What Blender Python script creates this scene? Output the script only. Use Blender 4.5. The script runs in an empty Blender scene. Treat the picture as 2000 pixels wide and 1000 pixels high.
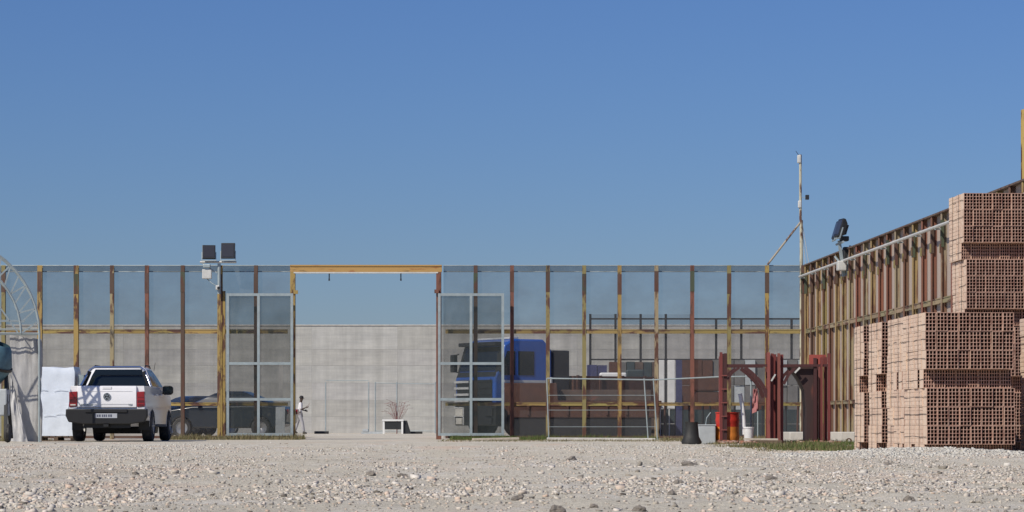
import bpy, bmesh, math, random
import numpy as np
from mathutils import Vector, Matrix, noise as mnoise
random.seed(7); rng = np.random.default_rng(7)
S = bpy.context.scene
COL = S.collection
F = 5110.0; HOR = 830.0; CH = 0.40          # focal length in photo pixels, horizon row, eye height
# ---------------------------------------------------------------- camera
cam = bpy.data.objects.new('camera', bpy.data.cameras.new('camera')); COL.objects.link(cam)
cam.location = (0, 0, CH); cam.rotation_euler = (math.radians(90), 0, 0)
cam.data.sensor_width = 36; cam.data.lens = 36 * F / 2000
cam.data.shift_y = (HOR - 500) / 2000
cam.data.clip_start = 0.5; cam.data.clip_end = 8000
S.camera = cam
# ---------------------------------------------------------------- sky, sun, exposure
SUN_DIR = Vector((0.50, 0.52, -0.69)).normalized()       # the way the light travels
SUN_EL = math.asin(-SUN_DIR.z); SUN_ROT = math.atan2(-SUN_DIR.x, -SUN_DIR.y)
W = bpy.data.worlds.new('World'); S.world = W; W.use_nodes = True
wn = W.node_tree; wn.nodes.clear()
sky = wn.nodes.new('ShaderNodeTexSky'); sky.sky_type = 'NISHITA'; sky.sun_disc = False
sky.sun_elevation = SUN_EL; sky.sun_rotation = SUN_ROT
sky.altitude = 0; sky.air_density = 1.4; sky.dust_density = 0.0; sky.ozone_density = 6.0
tint = wn.nodes.new('ShaderNodeMix'); tint.data_type = 'RGBA'; tint.blend_type = 'MULTIPLY'
tint.inputs[0].default_value = 1.0; tint.inputs[7].default_value = (0.35, 0.46, 0.755, 1)
bg = wn.nodes.new('ShaderNodeBackground'); bg.inputs['Strength'].default_value = 0.10
wo = wn.nodes.new('ShaderNodeOutputWorld')
wn.links.new(sky.outputs[0], tint.inputs[6]); wn.links.new(tint.outputs[2], bg.inputs['Color'])
wn.links.new(bg.outputs[0], wo.inputs['Surface'])
sl = bpy.data.lights.new('sun', 'SUN'); sl.energy = 4.8; sl.angle = math.radians(0.53); sl.color = (1.0, 0.93, 0.82)
so = bpy.data.objects.new('sun', sl); COL.objects.link(so); so.location = (-20, -20, 40)
so.rotation_euler = SUN_DIR.to_track_quat('-Z', 'Y').to_euler()
S.view_settings.view_transform = 'Standard'; S.view_settings.look = 'None'
S.view_settings.exposure = 0.0; S.view_settings.gamma = 1.0; S.view_settings.use_curve_mapping = False
S.cycles.transparent_max_bounces = 16; S.cycles.max_bounces = 6

def at(px, py, d):                            # where a photo pixel lies at distance d
    return Vector(((px - 1000) / F * d, d, CH + (HOR - py) / F * d))
def X(px, d): return (px - 1000) / F * d
def Z(py, d): return CH + (HOR - py) / F * d

# ---------------------------------------------------------------- materials
def nt_new(name):
    m = bpy.data.materials.new(name); m.use_nodes = True
    nt = m.node_tree; nt.nodes.clear()
    o = nt.nodes.new('ShaderNodeOutputMaterial'); b = nt.nodes.new('ShaderNodeBsdfPrincipled')
    nt.links.new(b.outputs[0], o.inputs[0]); return m, nt, b, o
def N(nt, t, **k):
    n = nt.nodes.new(t)
    for a, v in k.items(): setattr(n, a, v)
    return n
def noise_node(nt, scale, detail=4, rough=0.6, vec=None, stretch=None, coord='Object'):
    tc = N(nt, 'ShaderNodeTexCoord'); src = tc.outputs[coord]
    if stretch:
        mp = N(nt, 'ShaderNodeMapping'); mp.inputs['Scale'].default_value = stretch
        nt.links.new(src, mp.inputs[0]); src = mp.outputs[0]
    n = N(nt, 'ShaderNodeTexNoise'); n.inputs['Scale'].default_value = scale
    n.inputs['Detail'].default_value = detail; n.inputs['Roughness'].default_value = rough
    nt.links.new(src, n.inputs['Vector']); return n.outputs['Fac'], src
def ramp(nt, fac, a, b, ca=(0, 0, 0, 1), cb=(1, 1, 1, 1)):
    r = N(nt, 'ShaderNodeValToRGB'); r.color_ramp.elements[0].position = a; r.color_ramp.elements[1].position = b
    r.color_ramp.elements[0].color = ca; r.color_ramp.elements[1].color = cb
    nt.links.new(fac, r.inputs[0]); return r.outputs[0]
def mixc(nt, fac, a, b, mode='MIX'):
    m = N(nt, 'ShaderNodeMix', data_type='RGBA', blend_type=mode)
    for i, v in ((0, fac), (6, a), (7, b)):
        if hasattr(v, 'links') or isinstance(v, bpy.types.NodeSocket): nt.links.new(v, m.inputs[i])
        else: m.inputs[i].default_value = v if i == 0 else (*v[:3], 1)
    return m.outputs[2]
def bump(nt, b, fac, strength=0.3, dist=0.01):
    n = N(nt, 'ShaderNodeBump'); n.inputs['Strength'].default_value = strength; n.inputs['Distance'].default_value = dist
    nt.links.new(fac, n.inputs['Height']); nt.links.new(n.outputs[0], b.inputs['Normal'])

def M_plain(name, col, rough=0.6, metal=0.0, var=0.25, scale=6.0, coat=0.0, dirt=None, objcol=False, bmp=0.15):
    """worn one-colour surface: slow variation, fine bump, optional dirt colour"""
    m, nt, b, o = nt_new(name)
    f, _ = noise_node(nt, scale, 5)
    base = col
    if objcol:
        oi = N(nt, 'ShaderNodeObjectInfo'); base = oi.outputs['Color']
    dark = mixc(nt, 1.0, base, (1 - var, 1 - var, 1 - var), 'MULTIPLY')
    c = mixc(nt, ramp(nt, f, 0.3, 0.7), dark, base)
    if dirt:
        g, _ = noise_node(nt, scale * 0.6, 8, 0.7)
        c = mixc(nt, ramp(nt, g, dirt[1], dirt[1] + 0.12), c, dirt[0])
    nt.links.new(c, b.inputs['Base Color'])
    b.inputs['Roughness'].default_value = rough; b.inputs['Metallic'].default_value = metal
    b.inputs['Coat Weight'].default_value = coat; b.inputs['Coat Roughness'].default_value = 0.08
    if bmp:
        h, _ = noise_node(nt, scale * 8, 4); bump(nt, b, h, bmp, 0.01)
    return m

def M_painted_steel(name, rust=(0.085, 0.035, 0.022), dark=(0.035, 0.028, 0.025), stretch=(6, 6, 1.6), t=0.5):
    """site paint (colour of the object) flaking to rust in patches along the piece"""
    m, nt, b, o = nt_new(name)
    oi = N(nt, 'ShaderNodeObjectInfo')
    tc = N(nt, 'ShaderNodeTexCoord')
    ad = N(nt, 'ShaderNodeVectorMath', operation='ADD'); ml = N(nt, 'ShaderNodeMath', operation='MULTIPLY'); ml.inputs[1].default_value = 37.0
    nt.links.new(oi.outputs['Random'], ml.inputs[0]); nt.links.new(tc.outputs['Object'], ad.inputs[0]); nt.links.new(ml.outputs[0], ad.inputs[1])
    mp = N(nt, 'ShaderNodeMapping'); mp.inputs['Scale'].default_value = stretch; nt.links.new(ad.outputs[0], mp.inputs[0])
    n1 = N(nt, 'ShaderNodeTexNoise'); n1.inputs['Scale'].default_value = 1.0; n1.inputs['Detail'].default_value = 6; n1.inputs['Roughness'].default_value = 0.62
    nt.links.new(mp.outputs[0], n1.inputs['Vector'])
    n2 = N(nt, 'ShaderNodeTexNoise'); n2.inputs['Scale'].default_value = 0.55; n2.inputs['Detail'].default_value = 5; n2.inputs['Roughness'].default_value = 0.7
    nt.links.new(mp.outputs[0], n2.inputs['Vector'])
    c = mixc(nt, ramp(nt, n1.outputs[0], t, t + 0.08), oi.outputs['Color'], rust)
    c = mixc(nt, ramp(nt, n2.outputs[0], 0.58, 0.68), c, dark)
    nt.links.new(c, b.inputs['Base Color']); b.inputs['Roughness'].default_value = 0.7
    bump(nt, b, n1.outputs[0], 0.3, 0.01)
    return m

def M_net(name, col, T, var=0.25, objcol=False):
    """fine wire net, wires far below a pixel: what passes through falls off with the slant of view, as in a real net"""
    m, nt, b, o = nt_new(name); nt.nodes.remove(b)
    g = N(nt, 'ShaderNodeNewGeometry')
    dt = N(nt, 'ShaderNodeVectorMath', operation='DOT_PRODUCT')
    nt.links.new(g.outputs['Normal'], dt.inputs[0]); nt.links.new(g.outputs['Incoming'], dt.inputs[1])
    ab = N(nt, 'ShaderNodeMath', operation='ABSOLUTE'); nt.links.new(dt.outputs['Value'], ab.inputs[0])
    mx = N(nt, 'ShaderNodeMath', operation='MAXIMUM'); mx.inputs[1].default_value = 0.12; nt.links.new(ab.outputs[0], mx.inputs[0])
    dv = N(nt, 'ShaderNodeMath', operation='DIVIDE'); dv.inputs[0].default_value = 1.0; nt.links.new(mx.outputs[0], dv.inputs[1])
    tc = N(nt, 'ShaderNodeTexCoord'); oi = N(nt, 'ShaderNodeObjectInfo'); ml = N(nt, 'ShaderNodeMath', operation='MULTIPLY'); ml.inputs[1].default_value = 53.0
    nt.links.new(oi.outputs['Random'], ml.inputs[0]); ad = N(nt, 'ShaderNodeVectorMath', operation='ADD')
    nt.links.new(tc.outputs['Object'], ad.inputs[0]); nt.links.new(ml.outputs[0], ad.inputs[1])
    mp = N(nt, 'ShaderNodeMapping'); mp.inputs['Scale'].default_value = (1.1, 1.1, 1.5); nt.links.new(ad.outputs[0], mp.inputs[0])
    nz_ = N(nt, 'ShaderNodeTexNoise'); nz_.inputs['Scale'].default_value = 1.0; nz_.inputs['Detail'].default_value = 5; nz_.inputs['Roughness'].default_value = 0.62
    nt.links.new(mp.outputs[0], nz_.inputs['Vector']); f = nz_.outputs['Fac']
    mr = N(nt, 'ShaderNodeMapRange'); mr.inputs[1].default_value = 0.3; mr.inputs[2].default_value = 0.7
    mr.inputs[3].default_value = min(0.97, T + var * 0.35); mr.inputs[4].default_value = T - var * 0.35
    nt.links.new(f, mr.inputs[0])
    pw = N(nt, 'ShaderNodeMath', operation='POWER'); nt.links.new(mr.outputs[0], pw.inputs[0]); nt.links.new(dv.outputs[0], pw.inputs[1])
    tr = N(nt, 'ShaderNodeBsdfTransparent'); df = N(nt, 'ShaderNodeBsdfDiffuse'); df.inputs[0].default_value = (*col, 1)
    tl = N(nt, 'ShaderNodeBsdfTranslucent'); tl.inputs[0].default_value = (*[c * 0.8 for c in col], 1)
    ms = N(nt, 'ShaderNodeMixShader'); ms.inputs[0].default_value = 0.3
    nt.links.new(df.outputs[0], ms.inputs[1]); nt.links.new(tl.outputs[0], ms.inputs[2])
    m2 = N(nt, 'ShaderNodeMixShader'); nt.links.new(pw.outputs[0], m2.inputs[0])
    nt.links.new(ms.outputs[0], m2.inputs[1]); nt.links.new(tr.outputs[0], m2.inputs[2]); nt.links.new(m2.outputs[0], o.inputs[0])
    return m

def M_glass(name, col=(0.015, 0.025, 0.025), alpha=0.85, rough=0.05):
    m, nt, b, o = nt_new(name)
    b.inputs['Base Color'].default_value = (*col, 1); b.inputs['Roughness'].default_value = rough
    b.inputs['Alpha'].default_value = alpha; b.inputs['Specular IOR Level'].default_value = 0.6
    return m

def M_ground():
    m, nt, b, o = nt_new('gravelly dirt')
    big, _ = noise_node(nt, 0.22, 5, 0.6, stretch=(1, 0.35, 1))
    med, _ = noise_node(nt, 1.7, 6, 0.65, stretch=(1, 0.5, 1))
    fin, _ = noise_node(nt, 28, 6, 0.75)
    red, _ = noise_node(nt, 0.5, 4, 0.6, stretch=(1, 0.3, 1.0))
    c = mixc(nt, ramp(nt, big, 0.35, 0.65), (0.49, 0.455, 0.375), (0.58, 0.545, 0.465))
    c = mixc(nt, ramp(nt, red, 0.55, 0.72), c, (0.57, 0.435, 0.345))
    c = mixc(nt, ramp(nt, med, 0.5, 0.68), c, (0.60, 0.575, 0.525))
    fd = ramp(nt, fin, 0.28, 0.62, (0.62, 0.61, 0.59, 1), (1.06, 1.05, 1.04, 1))
    c = mixc(nt, 1.0, c, fd, 'MULTIPLY')
    nt.links.new(c, b.inputs['Base Color']); b.inputs['Roughness'].default_value = 0.95
    b.inputs['Specular IOR Level'].default_value = 0.15
    grit, _ = noise_node(nt, 95, 3, 0.8)
    c2 = mixc(nt, 1.0, c, ramp(nt, grit, 0.28, 0.56, (0.72, 0.71, 0.69, 1), (1.12, 1.12, 1.11, 1)), 'MULTIPLY')
    nt.links.new(c2, b.inputs['Base Color'])
    bump(nt, b, fin, 0.7, 0.03)
    return m
def M_islands(name, cols, rough=0.9):
    """each loose piece its own colour"""
    m, nt, b, o = nt_new(name)
    g = N(nt, 'ShaderNodeNewGeometry'); r = N(nt, 'ShaderNodeValToRGB'); r.color_ramp.interpolation = 'LINEAR'
    cr = r.color_ramp
    while len(cr.elements) < len(cols): cr.elements.new(0.5)
    for i, c in enumerate(cols): cr.elements[i].position = i / (len(cols) - 1); cr.elements[i].color = (*c, 1)
    nt.links.new(g.outputs['Random Per Island'], r.inputs[0])
    f, _ = noise_node(nt, 40, 4)
    c = mixc(nt, 1.0, r.outputs[0], ramp(nt, f, 0.3, 0.7, (0.8, 0.8, 0.8, 1), (1.1, 1.1, 1.1, 1)), 'MULTIPLY')
    nt.links.new(c, b.inputs['Base Color']); b.inputs['Roughness'].default_value = rough
    b.inputs['Specular IOR Level'].default_value = 0.2
    return m
def M_concrete_boards():
    m, nt, b, o = nt_new('board marked concrete')
    oi = N(nt, 'ShaderNodeObjectInfo')
    f, _ = noise_node(nt, 1.0, 6, 0.65, stretch=(0.6, 1, 2.2))
    g, _ = noise_node(nt, 1.0, 5, 0.7, stretch=(0.5, 1, 14))
    s, _ = noise_node(nt, 1.0, 5, 0.7, stretch=(3.2, 1, 0.35))
    c = mixc(nt, 1.0, oi.outputs['Color'], ramp(nt, f, 0.32, 0.68, (0.84, 0.84, 0.84, 1), (1.10, 1.09, 1.06, 1)), 'MULTIPLY')
    c = mixc(nt, 1.0, c, ramp(nt, g, 0.3, 0.7, (0.90, 0.90, 0.90, 1), (1.05, 1.05, 1.04, 1)), 'MULTIPLY')
    c = mixc(nt, 1.0, c, ramp(nt, s, 0.25, 0.6, (0.78, 0.78, 0.77, 1), (1.03, 1.03, 1.03, 1)), 'MULTIPLY')
    nt.links.new(c, b.inputs['Base Color']); b.inputs['Roughness'].default_value = 0.9
    bump(nt, b, g, 0.4, 0.01)
    return m
def M_brick(name, A, B, C):
    m, nt, b, o = nt_new(name)
    oi = N(nt, 'ShaderNodeObjectInfo')
    f, _ = noise_node(nt, 12, 5, 0.6)
    c0 = mixc(nt, oi.outputs['Random'], A, B)
    c = mixc(nt, ramp(nt, f, 0.35, 0.7), c0, C)
    nt.links.new(c, b.inputs['Base Color']); b.inputs['Roughness'].default_value = 0.9
    g, _ = noise_node(nt, 60, 4, coord='Object', stretch=(1, 0.15, 4)); bump(nt, b, g, 0.3, 0.004)
    return m

MT = dict(
    ground=M_ground(),
    gravel=M_islands('gravel stones', [(0.13, 0.115, 0.095), (0.33, 0.295, 0.245), (0.50, 0.45, 0.385), (0.55, 0.50, 0.43), (0.43, 0.40, 0.36), (0.60, 0.56, 0.50), (0.55, 0.43, 0.34), (0.52, 0.47, 0.40), (0.45, 0.41, 0.35), (0.66, 0.63, 0.58)]),
    grit=M_islands('dull grit', [(0.07, 0.06, 0.05), (0.42, 0.375, 0.31), (0.52, 0.465, 0.39), (0.20, 0.18, 0.15), (0.60, 0.55, 0.47), (0.52, 0.40, 0.31), (0.50, 0.46, 0.40)]),
    pale_gravel=M_islands('pale crushed gravel', [(0.34, 0.33, 0.30), (0.52, 0.50, 0.45), (0.58, 0.56, 0.50), (0.44, 0.42, 0.38), (0.54, 0.51, 0.45)]),
    rubble=M_islands('brick rubble', [(0.30, 0.11, 0.07), (0.36, 0.18, 0.12), (0.16, 0.08, 0.06), (0.42, 0.30, 0.24), (0.24, 0.15, 0.11)]),
    grass=M_islands('grass blades', [(0.045, 0.085, 0.02), (0.08, 0.12, 0.03), (0.12, 0.14, 0.045), (0.055, 0.09, 0.025), (0.17, 0.15, 0.07)]),
    dry_grass=M_islands('dry grass blades', [(0.22, 0.18, 0.10), (0.13, 0.12, 0.05), (0.30, 0.25, 0.15), (0.08, 0.09, 0.035), (0.20, 0.15, 0.09)]),
    rock=M_plain('loose rock', (0.29, 0.255, 0.215), 0.9, var=0.45, scale=14, bmp=0.6),
    concrete=M_concrete_boards(),
    cast=M_plain('cast concrete', (0.55, 0.53, 0.49), 0.9, var=0.3, scale=5, bmp=0.3, objcol=False),
    paint=M_painted_steel('yellow site paint over rusty steel'),
    sidepaint=M_painted_steel('faded side fence paint', rust=(0.17, 0.085, 0.05), dark=(0.12, 0.075, 0.05), t=0.5, stretch=(4, 4, 0.7)),
    beampaint=M_painted_steel('orange beam paint', stretch=(1.2, 6, 6), rust=(0.30, 0.12, 0.035), t=0.6),
    rail=M_painted_steel('yellow site paint on rails', stretch=(1.6, 6, 6)),
    redpaint=M_painted_steel('oxide red formwork paint', rust=(0.10, 0.03, 0.022), dark=(0.045, 0.018, 0.015), t=0.6),
    galv=M_plain('galvanised steel tube', (0.36, 0.42, 0.43), 0.5, 0.35, var=0.25, scale=5, objcol=False, bmp=0.08),
    galvwhite=M_plain('whitened galvanised pipe', (0.58, 0.58, 0.55), 0.55, 0.1, var=0.25, scale=5),
    net=M_net('galvanised wire net', (0.10, 0.10, 0.105), 0.68, 0.24),
    sidenet=M_net('dusty wire net', (0.50, 0.41, 0.345), 0.46, 0.15),
    gatenet=M_net('dense gate net', (0.07, 0.082, 0.08), 0.56, 0.34),
    farnet=M_net('weathered dark net', (0.12, 0.12, 0.13), 0.78, 0.12),
    brick=M_brick('hollow clay brick', (0.50, 0.335, 0.245), (0.63, 0.47, 0.35), (0.65, 0.52, 0.41)),
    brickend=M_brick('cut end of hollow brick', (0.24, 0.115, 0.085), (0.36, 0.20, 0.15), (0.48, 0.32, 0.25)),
    strap=M_plain('dark strapping', (0.06, 0.05, 0.045), 0.6, var=0.3),
    white=M_plain('white car paint', (0.74, 0.74, 0.75), 0.3, 0, var=0.05, scale=1.5, coat=0.8, bmp=0, dirt=((0.58, 0.55, 0.5), 0.68)),
    black=M_plain('black plastic', (0.011, 0.011, 0.012), 0.5, var=0.3),
    rubber=M_plain('dusty tyre rubber', (0.045, 0.043, 0.04), 0.85, var=0.4, dirt=((0.13, 0.12, 0.10), 0.55)),
    alloy=M_plain('alloy wheel', (0.45, 0.45, 0.45), 0.35, 0.7, var=0.2),
    chrome=M_plain('chrome', (0.75, 0.76, 0.77), 0.15, 1.0, var=0.05, bmp=0),
    glass=M_glass('tinted car glass', (0.008, 0.012, 0.013), 0.96),
    redlens=M_plain('red lamp lens', (0.27, 0.008, 0.012), 0.25, 0, var=0.2, coat=0.6, bmp=0),
    darkred=M_plain('dark red lens', (0.09, 0.006, 0.008), 0.25, 0, var=0.2, coat=0.6, bmp=0),
    orange_lens=M_plain('clear lamp lens', (0.6, 0.58, 0.52), 0.2, 0, var=0.1, coat=0.6, bmp=0),
    plate=M_plain('number plate', (0.40, 0.42, 0.46), 0.5, var=0.15),
    platemark=M_plain('plate characters', (0.07, 0.08, 0.12), 0.6, var=0.1),
    carblue=M_plain('dark blue car paint', (0.010, 0.016, 0.024), 0.3, 0, var=0.2, coat=0.7, bmp=0, dirt=((0.07, 0.07, 0.07), 0.62)),
    truckblue=M_plain('blue truck paint', (0.02, 0.10, 0.42), 0.35, 0, var=0.15, coat=0.5, bmp=0),
    truckgrey=M_plain('dark truck metal', (0.018, 0.020, 0.022), 0.6, var=0.4),
    truckwhite=M_plain('white truck trim', (0.62, 0.63, 0.62), 0.5, var=0.15),
    rustred=M_plain('rusty red body panel', (0.095, 0.04, 0.026), 0.8, var=0.4, dirt=((0.08, 0.04, 0.03), 0.55)),
    wrap=M_plain('white shrink wrap', (0.66, 0.72, 0.80), 0.35, 0, var=0.12, scale=4, coat=0.3, bmp=0.5),
    tarp=M_plain('white plastic sheet', (0.47, 0.465, 0.455), 0.55, 0, var=0.25, scale=3, bmp=0.4, dirt=((0.42, 0.40, 0.37), 0.6)),
    wood=M_plain('pallet wood', (0.13, 0.09, 0.06), 0.85, var=0.4, scale=10),
    palewood=M_plain('pale plank', (0.50, 0.44, 0.36), 0.85, var=0.3, scale=10),
    lampblack=M_plain('floodlight housing', (0.025, 0.027, 0.03), 0.45, 0.2, var=0.4),
    lampglass=M_glass('floodlight glass', (0.03, 0.03, 0.035), 1.0, 0.3),
    drumred=M_plain('red drum paint', (0.50, 0.030, 0.015), 0.45, var=0.3, dirt=((0.25, 0.06, 0.03), 0.6)),
    drumorange=M_plain('orange drum paint', (0.68, 0.22, 0.03), 0.5, var=0.25, dirt=((0.35, 0.14, 0.04), 0.6)),
    sack=M_plain('black sack', (0.018, 0.018, 0.017), 0.6, var=0.3, bmp=0.5),
    greybox=M_plain('grey plastic box', (0.42, 0.45, 0.46), 0.6, var=0.2),
    whiteplastic=M_plain('white plastic', (0.72, 0.72, 0.70), 0.45, var=0.1),
    cloth=M_plain('faded red cloth', (0.42, 0.17, 0.17), 0.9, var=0.3),
    teal=M_plain('dark teal sheet', (0.035, 0.055, 0.06), 0.6, var=0.4, scale=3),
    brownstuff=M_plain('brown weathered panels', (0.12, 0.085, 0.07), 0.8, var=0.5, scale=3, dirt=((0.2, 0.07, 0.05), 0.6)),
    greybrown=M_plain('grey brown panels', (0.17, 0.165, 0.16), 0.8, var=0.4, scale=2, dirt=((0.07, 0.08, 0.07), 0.58)),
    violet=M_plain('violet blue panel', (0.05, 0.055, 0.13), 0.6, var=0.3),
    skin=M_plain('dark skin', (0.055, 0.032, 0.022), 0.55, var=0.15),
    hair=M_plain('black hair', (0.008, 0.007, 0.007), 0.7, var=0.2),
    shirt=M_plain('white shirt', (0.68, 0.66, 0.66), 0.9, var=0.15),
    trousers=M_plain('pale grey trousers', (0.40, 0.39, 0.40), 0.9, var=0.3),
    shoe=M_plain('dark shoe', (0.04, 0.035, 0.03), 0.7),
    paper=M_plain('sheet of card', (0.35, 0.30, 0.27), 0.8),
    twig=M_plain('reddish twigs', (0.20, 0.08, 0.08), 0.9),
    mixerblue=M_plain('blue grey mixer drum', (0.08, 0.17, 0.22), 0.55, var=0.4),
)
YEL = (0.31, 0.215, 0.065); OLV = (0.215, 0.175, 0.07); ORG = (0.46, 0.25, 0.06); RST = (0.165, 0.065, 0.042); DRK = (0.085, 0.05, 0.035); TAN = (0.26, 0.21, 0.125)

# ---------------------------------------------------------------- mesh helpers
class MB:
    def __init__(s): s.v = []; s.f = []; s.m = []
    def add(s, vs, fs, mi=0):
        o = len(s.v); s.v += [tuple(v) for v in vs]; s.f += [tuple(i + o for i in f) for f in fs]; s.m += [mi] * len(fs); return s
    def box(s, x0, x1, y0, y1, z0, z1, mi=0, R=None):
        vs = [(x, y, z) for x in (x0, x1) for y in (y0, y1) for z in (z0, z1)]
        if R is not None: vs = [R @ Vector(v) for v in vs]
        return s.add(vs, [(0, 1, 3, 2), (4, 6, 7, 5), (0, 4, 5, 1), (2, 3, 7, 6), (0, 2, 6, 4), (1, 5, 7, 3)], mi)
    def bar(s, p0, p1, w, h=None, mi=0):
        p0 = Vector(p0); p1 = Vector(p1); h = h or w; d = (p1 - p0).normalized()
        up = Vector((0, 0, 1)) if abs(d.z) < 0.95 else Vector((0, 1, 0))
        a = d.cross(up).normalized() * w / 2; b = a.cross(d).normalized() * h / 2
        vs = [p + i * a + j * b for p in (p0, p1) for i, j in ((-1, -1), (1, -1), (1, 1), (-1, 1))]
        return s.add(vs, [(3, 2, 1, 0), (4, 5, 6, 7)] + [(i, (i + 1) % 4, 4 + (i + 1) % 4, 4 + i) for i in range(4)], mi)
    def tube(s, pts, r, n=8, mi=0, cap=True):
        pts = [Vector(p) for p in pts]; rr = r if isinstance(r, (list, tuple)) else [r] * len(pts)
        vs = []; fs = []; ref = None
        for i, p in enumerate(pts):
            d = (pts[min(i + 1, len(pts) - 1)] - pts[max(i - 1, 0)]).normalized()
            if ref is None or abs(ref.dot(d)) > 0.97: ref = Vector((0, 0, 1)) if abs(d.z) < 0.9 else Vector((1, 0, 0))
            a = d.cross(ref).normalized(); b = a.cross(d).normalized(); ref = b
            for k in range(n):
                t = 2 * math.pi * k / n; vs.append(p + (math.cos(t) * a + math.sin(t) * b) * rr[i])
        for i in range(len(pts) - 1):
            for k in range(n): fs.append((i * n + k, i * n + (k + 1) % n, (i + 1) * n + (k + 1) % n, (i + 1) * n + k))
        if cap: fs.append(tuple(range(n - 1, -1, -1))); fs.append(tuple((len(pts) - 1) * n + k for k in range(n)))
        return s.add(vs, fs, mi)
    def lathe(s, prof, n=24, mi=0, c=(0, 0, 0), axis='z', cap=True):
        vs = []
        for r, h in prof:
            for k in range(n):
                t = 2 * math.pi * k / n; a, b = r * math.cos(t), r * math.sin(t)
                v = {'z': (a, b, h), 'x': (h, a, b), 'y': (b, h, a)}[axis]
                vs.append((v[0] + c[0], v[1] + c[1], v[2] + c[2]))
        fs = [(i * n + k, i * n + (k + 1) % n, (i + 1) * n + (k + 1) % n, (i + 1) * n + k) for i in range(len(prof) - 1) for k in range(n)]
        if cap: fs.append(tuple(range(n - 1, -1, -1))); fs.append(tuple((len(prof) - 1) * n + k for k in range(n)))
        return s.add(vs, fs, mi)
    def prism(s, poly, a0, a1, axis='x', mi=0):
        """poly in the two other axes (x: (y,z); y: (x,z); z: (x,y))"""
        f = {'x': lambda a, p: (a, p[0], p[1]), 'y': lambda a, p: (p[0], a, p[1]), 'z': lambda a, p: (p[0], p[1], a)}[axis]
        n = len(poly); vs = [f(a0, p) for p in poly] + [f(a1, p) for p in poly]
        return s.add(vs, [tuple(range(n - 1, -1, -1)), tuple(range(n, 2 * n))] + [(i, (i + 1) % n, n + (i + 1) % n, n + i) for i in range(n)], mi)
    def loft(s, rings, mi=0, cap=True):
        n = len(rings[0]); vs = [p for r in rings for p in r]
        fs = [(i * n + k, i * n + (k + 1) % n, (i + 1) * n + (k + 1) % n, (i + 1) * n + k) for i in range(len(rings) - 1) for k in range(n)]
        if cap: fs.append(tuple(range(n - 1, -1, -1))); fs.append(tuple((len(rings) - 1) * n + k for k in range(n)))
        return s.add(vs, fs, mi)
    def mesh(s, name, mats, smooth=False, fix=True):
        me = bpy.data.meshes.new(name); me.from_pydata(s.v, [], s.f)
        for m in (mats if isinstance(mats, (list, tuple)) else [mats]): me.materials.append(m)
        me.polygons.foreach_set('material_index', s.m)
        if fix:
            bm = bmesh.new(); bm.from_mesh(me); bmesh.ops.recalc_face_normals(bm, faces=bm.faces); bm.to_mesh(me); bm.free()
        if smooth:
            me.polygons.foreach_set('use_smooth', [True] * len(me.polygons)); me.set_sharp_from_angle(angle=math.radians(38))
        me.update(); return me
    def build(s, name, mats, parent=None, smooth=False, bevel=0, loc=None, color=None, label=None, rot=None):
        o = bpy.data.objects.new(name, s.mesh(name, mats, smooth)); COL.objects.link(o)
        if parent: o.parent = parent
        if loc is not None: o.location = loc
        if rot is not None: o.rotation_euler = rot
        if color is not None: o.color = (*color, 1)
        if label: o['label'] = label
        if bevel:
            b = o.modifiers.new('bevel', 'BEVEL'); b.width = bevel; b.segments = 2; b.limit_method = 'ANGLE'; b.angle_limit = math.radians(35)
        return o
def tag(o, label, cat, group=None, kind=None):
    if label: o['label'] = label
    if cat: o['category'] = cat
    if group: o['group'] = group
    if kind: o['kind'] = kind
    return o
def thing(name, label, cat, loc=(0, 0, 0), rz=0, group=None):
    o = bpy.data.objects.new(name, None); COL.objects.link(o); o.empty_display_size = 0.1
    o.location = loc; o.rotation_euler = (0, 0, rz); return tag(o, label, cat, group)
def inst(name, me, parent, loc=(0, 0, 0), rot=None, color=None, scale=None):
    o = bpy.data.objects.new(name, me); COL.objects.link(o); o.parent = parent; o.location = loc
    if rot: o.rotation_euler = rot
    if color: o.color = (*color, 1)
    if scale: o.scale = scale
    return o
def copy_tree(src, parent=None):
    c = src.copy(); COL.objects.link(c)
    if parent: c.parent = parent
    for ch in src.children: copy_tree(ch, c)
    return c
def jit(c, a=0.15):
    k = 1 + random.uniform(-a, a); return tuple(max(0.005, x * k * (1 + random.uniform(-a / 3, a / 3))) for x in c)

# ---------------------------------------------------------------- the ground: one sheet out to the horizon
def smoothstep(a, b, x): t = np.clip((x - a) / (b - a), 0, 1); return t * t * (3 - 2 * t)
_ph = rng.uniform(0, 6.28, (24, 2)); 
def hsum(x, y, base, amp, n, seed):
    z = 0
    for k in range(n):
        th = _ph[(seed + k) % 24, 0]; f = base * (1.55 ** k)
        z = z + amp / (1.35 ** k) * np.sin(f * (x * np.cos(th) + y * np.sin(th)) + _ph[(seed + k) % 24, 1])
    return z
def ground_z(x, y):
    x = np.asarray(x, float); y = np.asarray(y, float)
    near = 1 - smoothstep(45, 62, y)
    z = hsum(x, y, 0.9, 0.012, 8, 0) * (0.12 + 1.0 * near)
    z = z + hsum(x, y, 5.0, 0.004, 6, 9) * near
    # bank of crushed gravel in front of the brick stacks
    cx = smoothstep(3.4, 4.6, x) * (1 - 0.5 * smoothstep(6.0, 6.8, x))
    z = z + 0.085 * cx * np.exp(-((y - 32.2) / 0.9) ** 2)
    z = z + 0.05 * np.exp(-((y - 29.0) / 1.5) ** 2) * smoothstep(-1, 3, x) * 0.5
    pad = smoothstep(33.2, 34.2, y) * (1 - smoothstep(41, 43, y)) * smoothstep(4.2, 5.2, x)
    z = z * (1 - pad) - 0.004 * pad
    return z
def graded(a, b, step0, growth):
    out = [a]; s = step0
    while out[-1] < b: s *= growth; out.append(out[-1] + s)
    return out
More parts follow.
